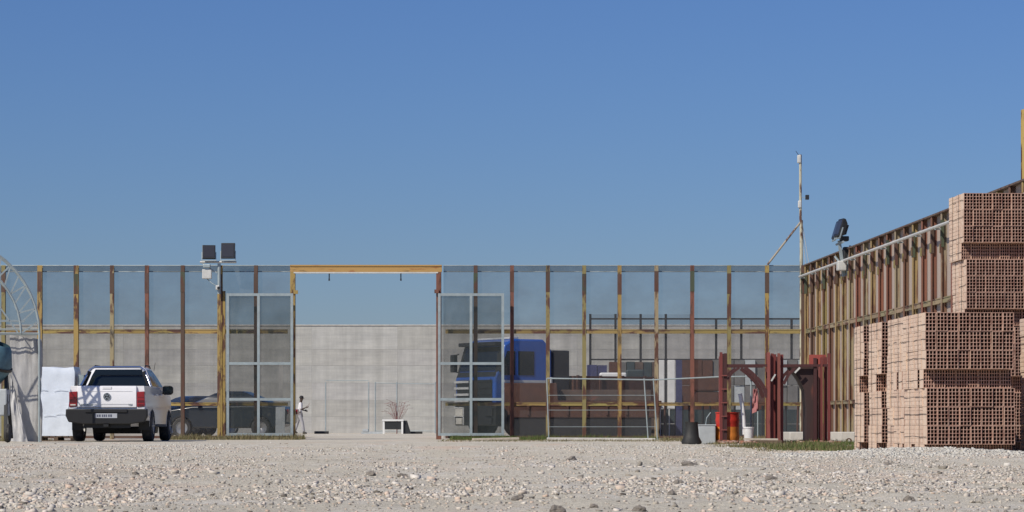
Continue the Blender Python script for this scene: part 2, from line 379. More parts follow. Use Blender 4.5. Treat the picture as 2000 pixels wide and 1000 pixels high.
ys = [-60, -30, -10, 0, 4, 7] + graded(8, 60, 0.03, 1.0045) ; ys += graded(ys[-1], 4500, 1.0, 1.12)
xc = list(np.arange(-12, 12.01, 0.09)); xr = graded(12, 3500, 0.4, 1.25)
xs = [-v for v in reversed(xr[1:])] + xc + xr[1:]
xs = np.array(xs); ys = np.array(ys)
GX, GY = np.meshgrid(xs, ys); GZ = ground_z(GX, GY)
far = (np.abs(GX) > 60) | (GY > 200); GZ[far] = 0
nx, ny = len(xs), len(ys)
V = np.stack([GX, GY, GZ], -1).reshape(-1, 3)
ii = (np.arange(ny - 1)[:, None] * nx + np.arange(nx - 1)[None, :]).reshape(-1)
FQ = np.stack([ii, ii + 1, ii + nx + 1, ii + nx], 1)
def np_mesh(name, V, Fq, mat, smooth=False):
    me = bpy.data.meshes.new(name); k = Fq.shape[1]
    me.vertices.add(len(V)); me.vertices.foreach_set('co', V.astype(np.float32).ravel())
    me.loops.add(Fq.size); me.loops.foreach_set('vertex_index', Fq.astype(np.int32).ravel())
    me.polygons.add(len(Fq)); me.polygons.foreach_set('loop_start', np.arange(0, Fq.size, k, dtype=np.int32))
    me.polygons.foreach_set('loop_total', np.full(len(Fq), k, dtype=np.int32))
    if smooth: me.polygons.foreach_set('use_smooth', np.ones(len(Fq), bool))
    me.materials.append(mat); me.update(calc_edges=True); me.validate()
    o = bpy.data.objects.new(name, me); COL.objects.link(o); return o
g = np_mesh('ground', V, FQ, MT['ground'], True); tag(g, 'pale gravelly dirt ground of the yard', None, kind='structure')

# loose stones
CUBE = np.array([(x, y, z) for x in (-1, 1) for y in (-1, 1) for z in (-1, 1)], float)
CF = np.array([(0, 1, 3, 2), (4, 6, 7, 5), (0, 4, 5, 1), (2, 3, 7, 6), (0, 2, 6, 4), (1, 5, 7, 3)])
def scatter_stones(name, xy, size, mat, label, flat=0.6, sink=0.42):
    n = len(xy); v = CUBE[None] * rng.uniform(0.45, 1.0, (n, 8, 3))
    v *= rng.uniform(0.7, 1.3, (n, 1, 3)) * np.array([1, 1, flat])
    v *= (size / 2)[:, None, None]
    # tilt and turn
    a = rng.uniform(0, 6.283, n); t = rng.normal(0, 0.45, n)
    ca, sa, ct, st = np.cos(a), np.sin(a), np.cos(t), np.sin(t)
    x, y, z = v[..., 0], v[..., 1], v[..., 2]
    y2 = y * ct[:, None] - z * st[:, None]; z2 = y * st[:, None] + z * ct[:, None]
    x3 = x * ca[:, None] - y2 * sa[:, None]; y3 = x * sa[:, None] + y2 * ca[:, None]
    gz = ground_z(xy[:, 0], xy[:, 1])
    P = np.stack([x3 + xy[:, 0:1], y3 + xy[:, 1:2], z2 + gz[:, None] + (size * flat / 2 * (1 - sink * 2))[:, None]], -1).reshape(-1, 3)
    Fq = (CF[None] + (np.arange(n) * 8)[:, None, None]).reshape(-1, 4)
    o = np_mesh(name, P, Fq, mat); return tag(o, label, None, kind='stuff')
def fan(n, y0, y1, p=1.0, pad=1.6):
    """positions thinning out with distance"""
    u = rng.random(n); y = y0 * (y1 / y0) ** (u ** p); hw = 0.2 * y + pad
    return np.stack([rng.uniform(-1, 1, n) * hw, y], 1)
def patchy(xy, seed, thr):
    k = hsum(xy[:, 0], xy[:, 1] * 0.4, 0.8, 1.25, 6, seed) + rng.normal(0, 0.55, len(xy))
    for off in (-0.85, 0.85):                       # wheel tracks swinging in to the gateway are swept bare
        for a, b, c in ((-2.6, -.045, .0016), (1.6, -.09, .0009)):
            tx = a + off + b * (xy[:, 1] - 12) + c * (xy[:, 1] - 12) ** 2; k = k - 2.2 * np.exp(-((xy[:, 0] - tx) / .26) ** 2)
    return xy[k > thr]
xy = patchy(fan(150000, 9, 48, 0.85), 3, -0.4); scatter_stones('gravel', xy, rng.gamma(2.6, 0.0052, len(xy)).clip(0.006, 0.042), MT['gravel'], 'loose mixed gravel strewn over the foreground')
xy = patchy(fan(3200, 9.5, 56), 5, 0.1); scatter_stones('coarse_gravel', xy, rng.gamma(3.5, 0.010, len(xy)).clip(0.02, 0.075), MT['gravel'], 'coarser broken stones among the gravel')
n = 14000; xy = np.stack([rng.uniform(3.2, 8.2, n), rng.normal(32.2, 0.75, n)], 1); scatter_stones('pale_gravel', xy, rng.gamma(3, 0.007, n).clip(0.008, 0.045), MT['pale_gravel'], 'bank of pale crushed gravel below the brick stacks')
n = 16000; xy = np.stack([rng.uniform(-13, 9, n), rng.normal(44, 4.5, n)], 1); xy = patchy(xy, 7, 0.3); scatter_stones('pale_track_gravel', xy, rng.gamma(3, 0.008, len(xy)).clip(0.01, 0.05), MT['pale_gravel'], 'pale gravel track crossing the yard before the gate')

xy = fan(60000, 9, 50, 0.8); scatter_stones('fine_grit', xy, rng.gamma(2.5, 0.0042, len(xy)).clip(0.005, 0.03), MT['grit'], 'fine dull grit lying all over the dirt')
# single rocks big enough to pick out
def rock_mesh(seed):
    bm = bmesh.new(); bmesh.ops.create_icosphere(bm, subdivisions=3, radius=1)
    for v in bm.verts:
        k = 1 + 0.42 * mnoise.noise(v.co * 1.3 + Vector((seed * 7.1, 0, 0))) + 0.22 * mnoise.noise(v.co * 3 + Vector((0, seed, 0))) + 0.08 * mnoise.noise(v.co * 9)
        v.co = Vector((v.co.x * k, v.co.y * k * 0.8, v.co.z * k * 0.6))
    me = bpy.data.meshes.new('rock'); bm.to_mesh(me); bm.free(); me.materials.append(MT['rock']); return me
rocks = [(1745 - 850, 0, 0, 0)]
rock_list = [  # px, py of its foot, width in px, label
    (174, 972, 20, 'dark rounded rock at the lower left edge of the yard'),
    (724, 926, 24, 'brown flat rock left of centre in the middle gravel'),
    (786, 926, 20, 'small brown rock just right of the flat brown one'),
    (1010, 983, 26, 'dark jagged rock near the bottom at picture centre'),
    (1090, 996, 38, 'large grey rock cut by the bottom edge'),
    (1160, 990, 18, 'upright pointed dark rock beside the large grey one'),
    (1248, 994, 28, 'low dark rock at the bottom right of centre'),
    (1312, 974, 22, 'rounded tan rock standing clear in the right foreground'),
    (1324, 944, 20, 'black rock behind the rounded tan one'),
    (1346, 914, 32, 'flat grey stone slab right of centre'),
    (1505, 936, 24, 'dark reddish rock right of the flat slab'),
    (1116, 902, 24, 'low brown stone in the pale gravel before the gate'),
    (1735, 910, 26, 'thin dark stone before the brick stacks'),
    (1775, 985, 28, 'broad dark stone at the lower right')]
for k, (px, py, w, lb) in enumerate(rock_list):
    d = CH * F / (py - HOR); r = w / F * d / 2; x = X(px, d)
    o = bpy.data.objects.new('rock', rock_mesh(k + 1)); COL.objects.link(o)
    o.location = (x, d, float(ground_z(x, d)) + r * 0.2); o.scale = (r, r, r); o.rotation_euler = (random.uniform(-.2, .2), random.uniform(-.2, .2), random.uniform(0, 6))
    tag(o, lb, 'rock', 'single rocks among the gravel')

def grass(name, boxes, mat, label):
    P = []; 
    for (x0, x1, y0, y1, n, h) in boxes:
        x = rng.uniform(x0, x1, n); y = rng.uniform(y0, y1, n)
        k = hsum(x, y, 3.0, 1, 4, 2) + rng.normal(0, 1, n); hh = h * rng.uniform(0.3, 1.1, n) * (0.55 + 0.45 * np.clip(k * 0.5 + 0.5, 0, 1.6))
        z = ground_z(x, y); a = rng.uniform(0, 6.28, n); w = rng.uniform(0.005, 0.014, n); ln = rng.normal(0, 0.35, (n, 2)) * hh[:, None]
        A = np.stack([x - np.cos(a) * w, y - np.sin(a) * w, z - .01], 1); B = np.stack([x + np.cos(a) * w, y + np.sin(a) * w, z - .01], 1)
        T = np.stack([x + ln[:, 0], y + ln[:, 1], z + hh], 1); P.append(np.stack([A, B, T], 1).reshape(-1, 3))
    P = np.concatenate(P); Fq = np.arange(len(P)).reshape(-1, 3)
    return tag(np_mesh(name, P, Fq, mat), label, None, kind='stuff')
grass('grass', [(X(1475, 44), X(1680, 44), 40.5, 48, 9000, 0.085), (X(1560, 52), X(1690, 52), 50, 56, 3000, 0.10), (7.0, 7.4, 34.3, 35.5, 700, .30), (7.0, 8.0, 33.2, 34.6, 900, .2),
               (X(880, 70), X(1060, 70), 68.5, 71.9, 6000, .12), (X(1060, 70), X(1290, 70), 70.8, 72, 2500, .14)], MT['grass'], 'low green weeds along the fence and before the red frames')
grass('dry_grass', [(X(330, 71), X(590, 71), 70.2, 72.2, 6000, .16), (X(0, 66), X(90, 66), 64, 67, 1500, .12), (X(1290, 70), X(1640, 70), 66, 72, 4000, .13), (X(860, 66), X(1500, 66), 62, 69, 3500, .05), (X(1380, 54), X(1660, 54), 52, 57, 2500, .08), (X(1440, 44), X(1690, 44), 40, 49, 3500, .10), (X(1390, 50), X(1500, 50), 45, 53, 500, .06), (7.0, 7.6, 33.2, 35, 250, .3)], MT['dry_grass'], 'dry tufts of grass under the fence')

# ---------------------------------------------------------------- fences
def ibeam(w, dpt, h, web=0.016, fl=0.016):
    """H section post: flanges face the yard and the street side, standing on z=0"""
    a, b = w / 2, dpt / 2
    poly = [(-a, -b), (a, -b), (a, -b + fl), (web / 2, -b + fl), (web / 2, b - fl), (a, b - fl), (a, b), (-a, b), (-a, b - fl), (-web / 2, b - fl), (-web / 2, -b + fl), (-a, -b + fl)]
    return MB().prism(poly, 0, h, 'z')
def net_mesh(name, w, h, mat, amp=0.012, nx=5, nz=16):
    vs = []; sd = random.random() * 9
    for j in range(nz + 1):
        for i in range(nx + 1):
            e = math.sin(math.pi * i / nx) * amp * 2.2
            vs.append((w * i / nx, e * mnoise.noise(Vector((i * .5, j * .35, sd))) , h * j / nz))
    fs = [(j * (nx + 1) + i, j * (nx + 1) + i + 1, (j + 1) * (nx + 1) + i + 1, (j + 1) * (nx + 1) + i) for j in range(nz) for i in range(nx)]
    return MB().add(vs, fs).mesh(name, mat, smooth=True, fix=False)
FH = 4.81
post_me = ibeam(0.105, 0.11, FH).mesh('post', MT['paint'])
post_wide = ibeam(0.13, 0.12, FH).mesh('post', MT['paint'])
shade_box_me = MB().box(-.058, .058, -.061, .0, 0, .56).mesh('post_shade_box', MT['paint'])  # box added high on each post, its dark colour standing for shade there
side_post_me = ibeam(0.105, 0.11, FH).mesh('post', MT['sidepaint'])
net_mes = [net_mesh('mesh_panel', 1.0, FH - 0.05, MT['net']) for _ in range(5)]
sidenet_mes = [net_mesh('mesh_panel', 1.0, FH - 0.05, MT['sidenet'], nx=3) for _ in range(4)]
def fence(name, label, loc, rz, xs_, cols, nets, rails=True, railcol=(0.24, 0.18, 0.06), wides=(), group=None, net_over=(0, 0), pm=None):
    t = thing(name, label, 'fence', loc, rz, group)
    for k, x in enumerate(xs_):
        inst('post', post_wide if k in wides else (pm or post_me), t, (x, 0, 0), color=jit(cols[k % len(cols)], 0.12))
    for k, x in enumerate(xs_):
        if rails: inst('post_shade_box', shade_box_me, t, (x, 0, 4.03 + random.uniform(-.04, .06)), color=jit(DRK if k % 3 else (.05, .06, .035), .2))
    seg = [xs_[0] - net_over[0]] * (net_over[0] > 0) + list(xs_) + [xs_[-1] + net_over[1]] * (net_over[1] > 0)
    for k in range(len(seg) - 1):
        w = seg[k + 1] - seg[k]
        inst('mesh_panel', nets[k % len(nets)], t, (seg[k], 0.062, 0.04), scale=(w, 1, 1))
        w0, w1 = seg[k] + 0.056, seg[k + 1] - 0.056
        if rails:
            for z, hh in ((3.0, .075), (0.99, .06)):
                m = MB().box(0, w1 - w0, -0.035, 0.03, -hh, hh * 0.2).box(0, w1 - w0, -0.045, 0.03, hh * 0.2 + .004, hh * 0.55)
                o = m.build('rail', MT['rail'], t, loc=(w0, 0, z), color=jit(railcol, 0.2))
            o = MB().box(0, w1 - w0, -0.03, 0.03, 0.0, .07).build('rail', MT['rail'], t, loc=(w0, 0, 0.03), color=jit(DRK, 0.2))
    a, b = seg[0], seg[-1]
    MB().tube([(a, .07, FH), (b, .07, FH)], .014, 6).build('top_wire', MT['galv'], t)
    MB().tube([(a, .075, FH - .17), (b, .075, FH - .17)], .014, 6).build('top_wire', MT['galv'], t)
    MB().add([(a, .09, FH - .17), (b, .09, FH - .17), (b, .09, FH), (a, .09, FH)], [(0, 1, 2, 3)]).build('mesh_hem', MT['gatenet'], t)
    return t
D = 72.3; s0 = F / D
left_px = [-64, 7, 78, 149, 219, 287, 357, 430, 500]
fl = fence('mesh_fence', 'tall wire mesh fence with yellow and rusty posts left of the gateway', (0, D, 0), 0,
           [X(p, D) for p in left_px], [YEL, OLV, YEL, YEL, TAN, RST, DRK, YEL, DRK], net_mes, group='tall mesh fences round the inner yard', wides=(2, 3, 7), net_over=(0, X(566, D) - X(500, D)), railcol=(0.31, 0.215, 0.06))
right_px = [929, 1000, 1070, 1141, 1210, 1282, 1352, 1424, 1498, 1568]
fr = fence('mesh_fence', 'tall wire mesh fence with olive and rusty posts right of the gateway', (0, D, 0), 0,
           [X(p, D) for p in right_px], [DRK, RST, OLV, OLV, YEL, TAN, RST, OLV, YEL, DRK], net_mes, group='tall mesh fences round the inner yard', net_over=(X(929, D) - X(866, D), 0))
# yellow twin post beside the floodlight column
MB().prism([(-.035, -.03), (.035, -.03), (.035, .03), (-.035, .03)], 0, 4.1, 'z').build('post', MT['paint'], fl, loc=(X(438, D), -.03, 0), color=YEL)
# side fence, from the far corner towards the camera
side_ang = math.atan2(-1, 0.045)
cX = X(1574, D)
ns = 29
OCH = (.30, .215, .10); STAN = (.29, .235, .15); SRST = (.21, .085, .055); SDRK = (.15, .09, .06)
side_cols = [OCH, SDRK, OCH, OLV, SDRK, OCH, OCH, STAN, SRST, STAN, OCH, SRST, SRST, STAN, SDRK, OCH, SRST, SRST, STAN, SRST]
fs_ = fence('mesh_fence', 'tall rusty side fence running towards the camera behind the brick stacks', (cX, D - .06, 0), side_ang,
            [0.1 + i for i in range(ns)], side_cols, sidenet_mes, pm=side_post_me, group='tall mesh fences round the inner yard', railcol=TAN)
MB().tube([(-.15, -.16, 4.50), (ns - .9, -.16, 4.50)], .035, 8).build('long_pipe', MT['galvwhite'], fs_, smooth=True, label='pale pipe carried along the upper part of the fence')
for i in range(0, ns, 2):
    MB().bar((0, -.05, 0), (0, -.19, -.01), .03).build('pipe_bracket', MT['galv'], fs_, loc=(0.1 + i, 0, 4.46))
for i in range(1, ns, 1):
    MB().box(-.05, .05, -.02, .0, -.10, .08).build('clamp', MT['paint'], fs_, loc=(0.1 + i, -.062, 4.1 + random.uniform(-.1, .1)), color=OLV)

MB().box(-.05, ns - .9, -.07, .075, FH - .02, FH + .015).build('cap_rail', MT['paint'], fs_, color=(.12, .085, .06))
# gateway portal
gp = thing('gateway_frame', 'yellow steel portal frame with a long beam over the open gateway', 'gate', (0, D, 0))
MB().prism([(-.07, -.08), (.07, -.08), (.07, .08), (-.07, .08)], 0, FH - .19, 'z').build('post', MT['paint'], gp, loc=(X(572, D), 0, 0), color=YEL, bevel=.006)
MB().prism([(-.07, -.08), (.07, -.08), (.07, .08), (-.07, .08)], 0, FH - .19, 'z').build('post', MT['paint'], gp, loc=(X(857, D), 0, 0), color=RST, bevel=.006)
bx0, bx1 = X(567, D), X(863, D)
MB().box(bx0, bx1, -.08, .08, FH - .185, FH - .03).box(bx0, bx1, -.1, .1, FH - .03, FH + .01).build('beam', MT['beampaint'], gp, color=(0.39, 0.235, 0.075))
MB().box(bx0 + .1, bx1 - .1, -.095, .02, FH - .225, FH - .188).build('slide_rail', MT['galvwhite'], gp)
for p in (643, 783):
    MB().bar((0, 0, 0), (0, 0, -.16), .03).box(-.02, .02, -.03, .03, -.2, -.14).build('hook', MT['lampblack'], gp, loc=(X(p, D), 0, FH - .225))
MB().box(0, .12, -.16, -.08, 0, .1).build('latch', MT['paint'], gp, loc=(X(574, D), 0, Z(571, D) - .05), color=YEL)
MB().box(-.16, -.04, -.16, -.08, 0, .1).build('latch', MT['paint'], gp, loc=(X(860, D), 0, Z(573, D)), color=RST)
# gate leaves folded back against the fence
def gate_leaf(label, pxa, pxm, pxb, d):
    t = thing('gate_leaf', label, 'gate leaf', (0, d, 0), 0, 'gate leaves folded back')
    za, z1, z2, zb = Z(851, d), Z(780, d), Z(710, d), Z(573, d)
    xa, xm, xb = X(pxa, d), X(pxm, d), X(pxb, d); r = .036
    for x, nm in ((xa, 'upright'), (xm, 'upright'), (xb, 'upright')):
        MB().box(-r, r, -r, r, za, zb).build(nm, MT['galv'], t, loc=(x, 0, 0))
    for z in (za + r, z1, z2, zb - r):
        for p, q in ((xa, xm), (xm, xb)):
            MB().box(p + r, q - r, -r * .9, r * .9, z - r, z + r).build('crossbar', MT['galv'], t)
    me = net_mesh('mesh_panel', 1, 1, MT['gatenet'], amp=.008, nx=4, nz=6)
    zz = [za + 2 * r, z1, z2, zb - 2 * r]
    for p, q in ((xa, xm), (xm, xb)):
        for k in range(3):
            inst('mesh_panel', me, t, (p, .01, zz[k]), scale=(q - p, 1, zz[k + 1] - zz[k]))
    return t
gate_leaf('galvanised mesh gate leaf folded back left of the gateway', 445, 505, 570, D - .35)
gate_leaf('galvanised mesh gate leaf folded back right of the gateway, before the blue truck', 858, 920, 982, D - .35)

# second tall fence, deeper in the yard
DF = 104.0
t = thing('mesh_fence', 'more distant dark mesh fence seen through the right hand fence', 'fence', (0, DF, 0), 0, 'tall mesh fences round the inner yard')
fpost = ibeam(.09, .09, FH).mesh('post', MT['truckgrey']); fnet = [net_mesh('mesh_panel', 1.0, FH - .05, MT['farnet'], nx=3, nz=10) for _ in range(3)]
fx = [X(1153, DF) + i * 1.0 for i in range(10)]
for k, x in enumerate(fx):
    hgt = 1.0 if k < 5 else 0.96
    o = inst('post', fpost, t, (x, 0, 0)); o.scale = (1, 1, hgt)
    if k: o2 = inst('mesh_panel', fnet[k % 3], t, (fx[k - 1], .05, .04), scale=(1, 1, hgt))
for z in (FH, 3.0, 1.0):
    MB().bar((fx[0], 0, min(z, FH * .96) if z > 4 else z), (fx[-1], 0, min(z, FH * .96) if z > 4 else z), .06).build('rail', MT['truckgrey'], t)

# ---------------------------------------------------------------- the long concrete wall at the back
DW = 128.0
cw = thing('concrete_wall', 'long grey board marked concrete wall closing the yard behind the gateway', 'wall', (0, DW, 0))
topz = Z(636, DW)
rows = [0.0, .8, 1.62, 2.45, 3.3, 4.1, topz]
xx = -27.0; wcols = []
while xx < 17: wcols.append(xx); xx += random.choice((3.4, 4.2, 5.0, 3.8))
for i in range(len(wcols) - 1):
    for j in range(len(rows) - 1):
        w, h = wcols[i + 1] - wcols[i], rows[j + 1] - rows[j]; dep = random.uniform(0, .012)
        k = 0.40 * random.uniform(0.94, 1.05); tintc = (k, k * random.uniform(.985, 1.0), k * random.uniform(.94, .975))
        MB().box(.002, w - .002, -dep, .2, .004, h - .003).build('wall_panel', MT['concrete'], cw, loc=(wcols[i], 0, rows[j]), color=tintc)
MB().box(wcols[0], wcols[-1], .02, .3, 0, topz - .01).build('wall_core', MT['concrete'], cw, color=(.33, .33, .32))
MB().box(wcols[0], wcols[-1], -.04, .32, topz, topz + .05).build('coping', MT['cast'], cw)

# ---------------------------------------------------------------- hollow brick packs
BW, BH, BL = .147, .25, .25
def lattice_brick(w, h, l, nx_=3, nz_=5, t=.0078, depth=.2, name='brick'):
    """hollow brick: open cells on the face towards -y"""
    w -= .004; h -= .004; l -= .004
    def lines(n, L):
        c = (L - t * (n + 1)) / n; out = []
        for i in range(n + 1): out += [i * (c + t), i * (c + t) + t]
        return out
    lx, lz = lines(nx_, w), lines(nz_, h); m = MB(); ix = len(lx); vs = [(x, 0, z) for z in lz for x in lx]; fs = []
    holes = []
    for j in range(len(lz) - 1):
        for i in range(len(lx) - 1):
            q = (j * ix + i, j * ix + i + 1, (j + 1) * ix + i + 1, (j + 1) * ix + i)
            if i % 2 and j % 2: holes.append(q)
            else: fs.append(q)
    for q in holes:
        o = len(vs); vs += [(vs[k][0], depth, vs[k][2]) for k in q]
        fs += [(q[k], o + k, o + (k + 1) % 4, q[(k + 1) % 4]) for k in range(4)]
        fs.append((o, o + 1, o + 2, o + 3))
    o = len(vs); vs += [(0, 0, 0), (w, 0, 0), (w, 0, h), (0, 0, h), (0, l, 0), (w, l, 0), (w, l, h), (0, l, h)]
    fs += [(o, o + 4, o + 5, o + 1), (o + 1, o + 5, o + 6, o + 2), (o + 2, o + 6, o + 7, o + 3), (o + 3, o + 7, o + 4, o), (o + 4, o + 7, o + 6, o + 5)]
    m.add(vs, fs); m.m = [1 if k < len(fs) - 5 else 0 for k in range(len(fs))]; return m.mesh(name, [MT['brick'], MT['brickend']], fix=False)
brick_front = lattice_brick(BW, BH, BL)
brick_base = lattice_brick(BW, BH, BL, 4, 5, .009)
def solid_brick():
    m = MB(); w, l, h = BW - .004, BL - .005, BH - .004
    m.box(0, w, 0, l, 0, h)
    for k in range(4):                                # keyed ribs along the outer sides
        z = .02 + k * .06
        m.box(-.003, -.0001, .002, l - .002, z, z + .035); m.box(w + .0001, w + .003, .002, l - .002, z, z + .035)
    return m.mesh('brick', MT['brick'])
brick_side = solid_brick()
pack_i = [0]
def brick_pack(label, x, y, z, ndep, bcut=0.0, ncol=8, slots=(0,), lean=0.0, cut=False):
    t = thing('brick_pack', label, 'brick pack', (x, y, z), math.radians(2.57) * 0 + lean, 'packs of hollow bricks stacked on the right')
    # the pack's left side follows the yard grid, 2.6 degrees off the view axis
    t.rotation_euler = (0, 0, math.radians(2.58) + lean)
    hb = BH - bcut
    for r in range(4):
        zz = 0 if r == 0 else hb + (r - 1) * BH
        for c in range(ncol):
            jx, jy = random.uniform(-.004, .003), random.uniform(-.014, .012)
            if r == 0 and c == 0 and cut: continue
            if r == 0:
                o = inst('brick', brick_base, t, (c * BW + jx, .15 + jy, zz)); o.scale = (1, 1, hb / BH)
            else:
                tl = random.uniform(-.012, .012)
                inst('brick', brick_front, t, (c * BW + jx, jy, zz), rot=(0, tl, 0))
        for k in range(1, ndep):
            if r == 0 and k in slots: continue
            o = inst('brick', brick_base if r == 0 and (k - 1 in slots or (cut and k == 1)) else brick_side, t, (random.uniform(-.012, .006), k * BL + random.uniform(-.004, .002) + (.15 if r == 0 and k == 1 else 0), zz))
            if r == 0: o.scale = (1, 1, hb / BH)
            if r > 0:
                o = inst('brick', brick_side, t, ((ncol - 1) * BW + random.uniform(-.004, .006), k * BL, zz))
    for r in range(4):                                 # the bricks inside, whose faces show only in the slots and joints
        zz = 0 if r == 0 else hb + (r - 1) * BH
        m = MB()
        for c in range(1, ncol - 1 + (r == 0)):
            m.box(c * BW, c * BW + BW - .004, BL + .001 + (.15 if r == 0 else 0), ndep * BL - .004, zz, zz + (hb if r == 0 else BH) - .004)
        o = m.build('inner_bricks', MT['brick'], t); o['kind'] = 'stuff'
    W_ = ncol * BW; L_ = ndep * BL
    for zz in [hb * .45] + [hb + BH * (i + random.uniform(.35, .65)) for i in range(3)]:     # straps round the pack
        pts = []; sag = random.uniform(-.014, .014)
        n = 8
        for i in range(n + 1): pts.append((-.008, L_ * (1 - i / n), zz + sag * math.sin(i / n * 3.1) + random.uniform(-.006, .006)))
        pts = [(-.008, L_ + .004, pts[0][2])] + pts
        MB().tube(pts, .0036, 4).build('strap', MT['strap'], t)
    for yy in (L_ * .3, L_ * .72):
        MB().tube([(-.012, yy, .0), (-.012, yy + random.uniform(-.02, .02), hb + 3 * BH)], .003, 4).build('strap', MT['strap'], t)
    return t
dirx = -0.045
XA, YA = X(1810, 34.5), 34.5
H1 = .143 + .75
def ax(dy): return XA + dirx * dy
g_lo = -.004
brick_pack('lower brick pack at the near corner of the low stack, standing on the gravel', XA, YA, g_lo, 6, BH - .147, slots=(3,))
brick_pack('lower brick pack second from the front in the low stack', ax(1.52), YA + 1.52, g_lo, 5, BH - .147, slots=(1,))
brick_pack('lower brick pack behind the first dark gap of the low stack', ax(3.18), YA + 3.18, g_lo, 4, BH - .147, slots=(), cut=True)
brick_pack('lower brick pack farthest back in the low stack, beside the side fence', ax(4.62), YA + 4.62, g_lo, 3, BH - .147, slots=(), cut=True)
z2 = g_lo + H1
brick_pack('upper brick pack at the near corner of the low stack, over the recessed course', XA - .015, YA - .01, z2, 6, 0, slots=(1,), lean=.004)
brick_pack('upper brick pack second from the front in the low stack', ax(1.53), YA + 1.53, z2, 5, 0, slots=(1,), lean=-.006)
brick_pack('upper brick pack behind the first dark gap of the low stack', ax(3.2), YA + 3.2, z2, 4, 0, cut=True, slots=(), lean=.005)
brick_pack('upper brick pack farthest back in the low stack, beside the side fence', ax(4.6), YA + 4.64, z2, 3, 0, slots=(), cut=True)
XB, YB = X(1885, 39.6), 39.6
for k, (lb, bc) in enumerate((('bottom brick pack of the four high stack, behind the low stack', BH - .147), ('second brick pack from the ground in the four high stack', 0),
                              ('third brick pack from the ground in the four high stack', 0), ('topmost brick pack of all, on the four high stack at the right', 0))):
    zz = g_lo if k == 0 else g_lo + H1 + (k - 1) * 1.003 + (.02 if k > 1 else 0)
    brick_pack(lb, XB + (0, .03, 0.02, -.02)[k], YB, zz, 4, bc, ncol=9, slots=(1,) if k < 2 else (), lean=(0, .01, -.005, .006)[k])
XC, YC = X(1985, 37.0) + .09, 35.0
brick_pack('lower brick pack cut by the right edge, shaded by the low stack', XC, YC, g_lo, 7, BH - .147)
brick_pack('upper brick pack cut by the right edge of the picture, its side lit', XC, YC, z2, 7, 0)

# ---------------------------------------------------------------- white pickup, seen from behind
DP = 62.3
pk = thing('pickup_truck', 'white double cab pickup truck parked with its tailgate towards the camera', 'pickup truck', (X(209.5, DP), DP, float(ground_z(-9.65, DP))), 0)
def arch(cy, r, n=10, z0=.36): return [(cy + r * math.cos(math.pi * k / n), z0 + r * math.sin(math.pi * k / n)) for k in range(n + 1)]
prof = [(0.0, .76), (.02, 1.33), (1.56, 1.33), (1.62, 1.30), (3.95, 1.24), (4.9, 1.12), (5.15, .95), (5.2, .5), (4.55, .42)]
prof += [(y, z) for y, z in arch(4.12, .43)] + [(3.6, .42), (1.55, .42)] + [(y, z) for y, z in arch(1.04, .43)] + [(.52, .60), (.1, .66)]
m = MB().prism(prof, -.93, .93, 'x')
vv = []
for (x, y, z) in m.v:                                  # tumblehome and rounded plan at both ends
    k = 1 - .10 * max(0, z - 1.0) / .33 * .6
    k *= 1 - .10 * max(0, (y - 4.3) / .9) ** 2
    vv.append((x * k, y, z))
m.v = vv
body = m.build('body', MT['white'], pk, smooth=True, bevel=.035)
for s in (-1, 1):
    for cy in (1.04, 4.12):
        w = MB(); w.lathe([(.24, -.12), (.30, -.125), (.365, -.115), (.38, -.07), (.38, .07), (.365, .115), (.30, .125), (.24, .12)], 28, axis='x', cap=False)
        wo_ = w.build('wheel', MT['rubber'], pk, smooth=True, loc=(s * .835, cy, .385))
        r_ = MB().lathe([(.245, -.1), (.245, .10), (.225, .115), (.215, .075)], 24, axis='x', cap=False)
        for k in range(5):
            a = 2 * math.pi * k / 5
            r_.bar((.085, 0, 0), (.10, .22 * math.cos(a), .22 * math.sin(a)), .055, .03)
        r_.lathe([(.0, .05), (.07, .06), (.065, .11), (0.001, .115)], 12, axis='x', cap=False)
        r_.build('rim', MT['alloy'], wo_, smooth=True, rot=(0, 0, 0 if s > 0 else math.pi))
        MB().box(-.1, .1, -.40, .40, .50, .78).build('wheel_well', MT['black'], pk, loc=(s * .76, cy, .0), bevel=.03)
# chassis, axle, spare, exhaust
MB().box(-.68, -.6, .2, 5.0, .48, .60).box(.6, .68, .2, 5.0, .48, .60).box(-.6, .6, .4, 4.9, .5, .58).build('chassis', MT['black'], pk)
MB().prism([(-.62, .50), (.62, .50), (.58, .19), (-.58, .19)], 1.5, 4.6, 'y').build('underbody_shade_block', MT['black'], pk, bevel=.02)  # dark block added below the chassis to stand for the shaded underside
MB().box(-.55, .55, -.02, .06, .33, .42).box(-.06, .06, -.2, .05, .36, .42).build('tow_bar', MT['black'], pk)
MB().tube([(-.75, 1.04, .38), (.75, 1.04, .38)], .05, 10).lathe([(.02, -.13), (.14, -.06), (.14, .06), (.02, .13)], 16, axis='y', c=(.1, 1.04, .38)).build('rear_axle', MT['truckgrey'], pk, smooth=True)
MB().lathe([(.12, .0), (.34, .0), (.37, .06), (.37, .15), (.34, .2), (.12, .2)], 24, c=(0, .75, .33)).build('spare_wheel', MT['rubber'], pk, smooth=True)
MB().tube([(.45, .1, .42), (.45, 1.0, .45), (.3, 2.5, .42)], .03, 8).build('exhaust', MT['truckgrey'], pk, smooth=True)
for s in (-1, 1): MB().box(-.01, .01, -.02, .02, 0, .2).box(-.13, .13, -.012, .004, -.12, .1).build('mudflap', MT['black'], pk, loc=(s * .8, .55, .40))
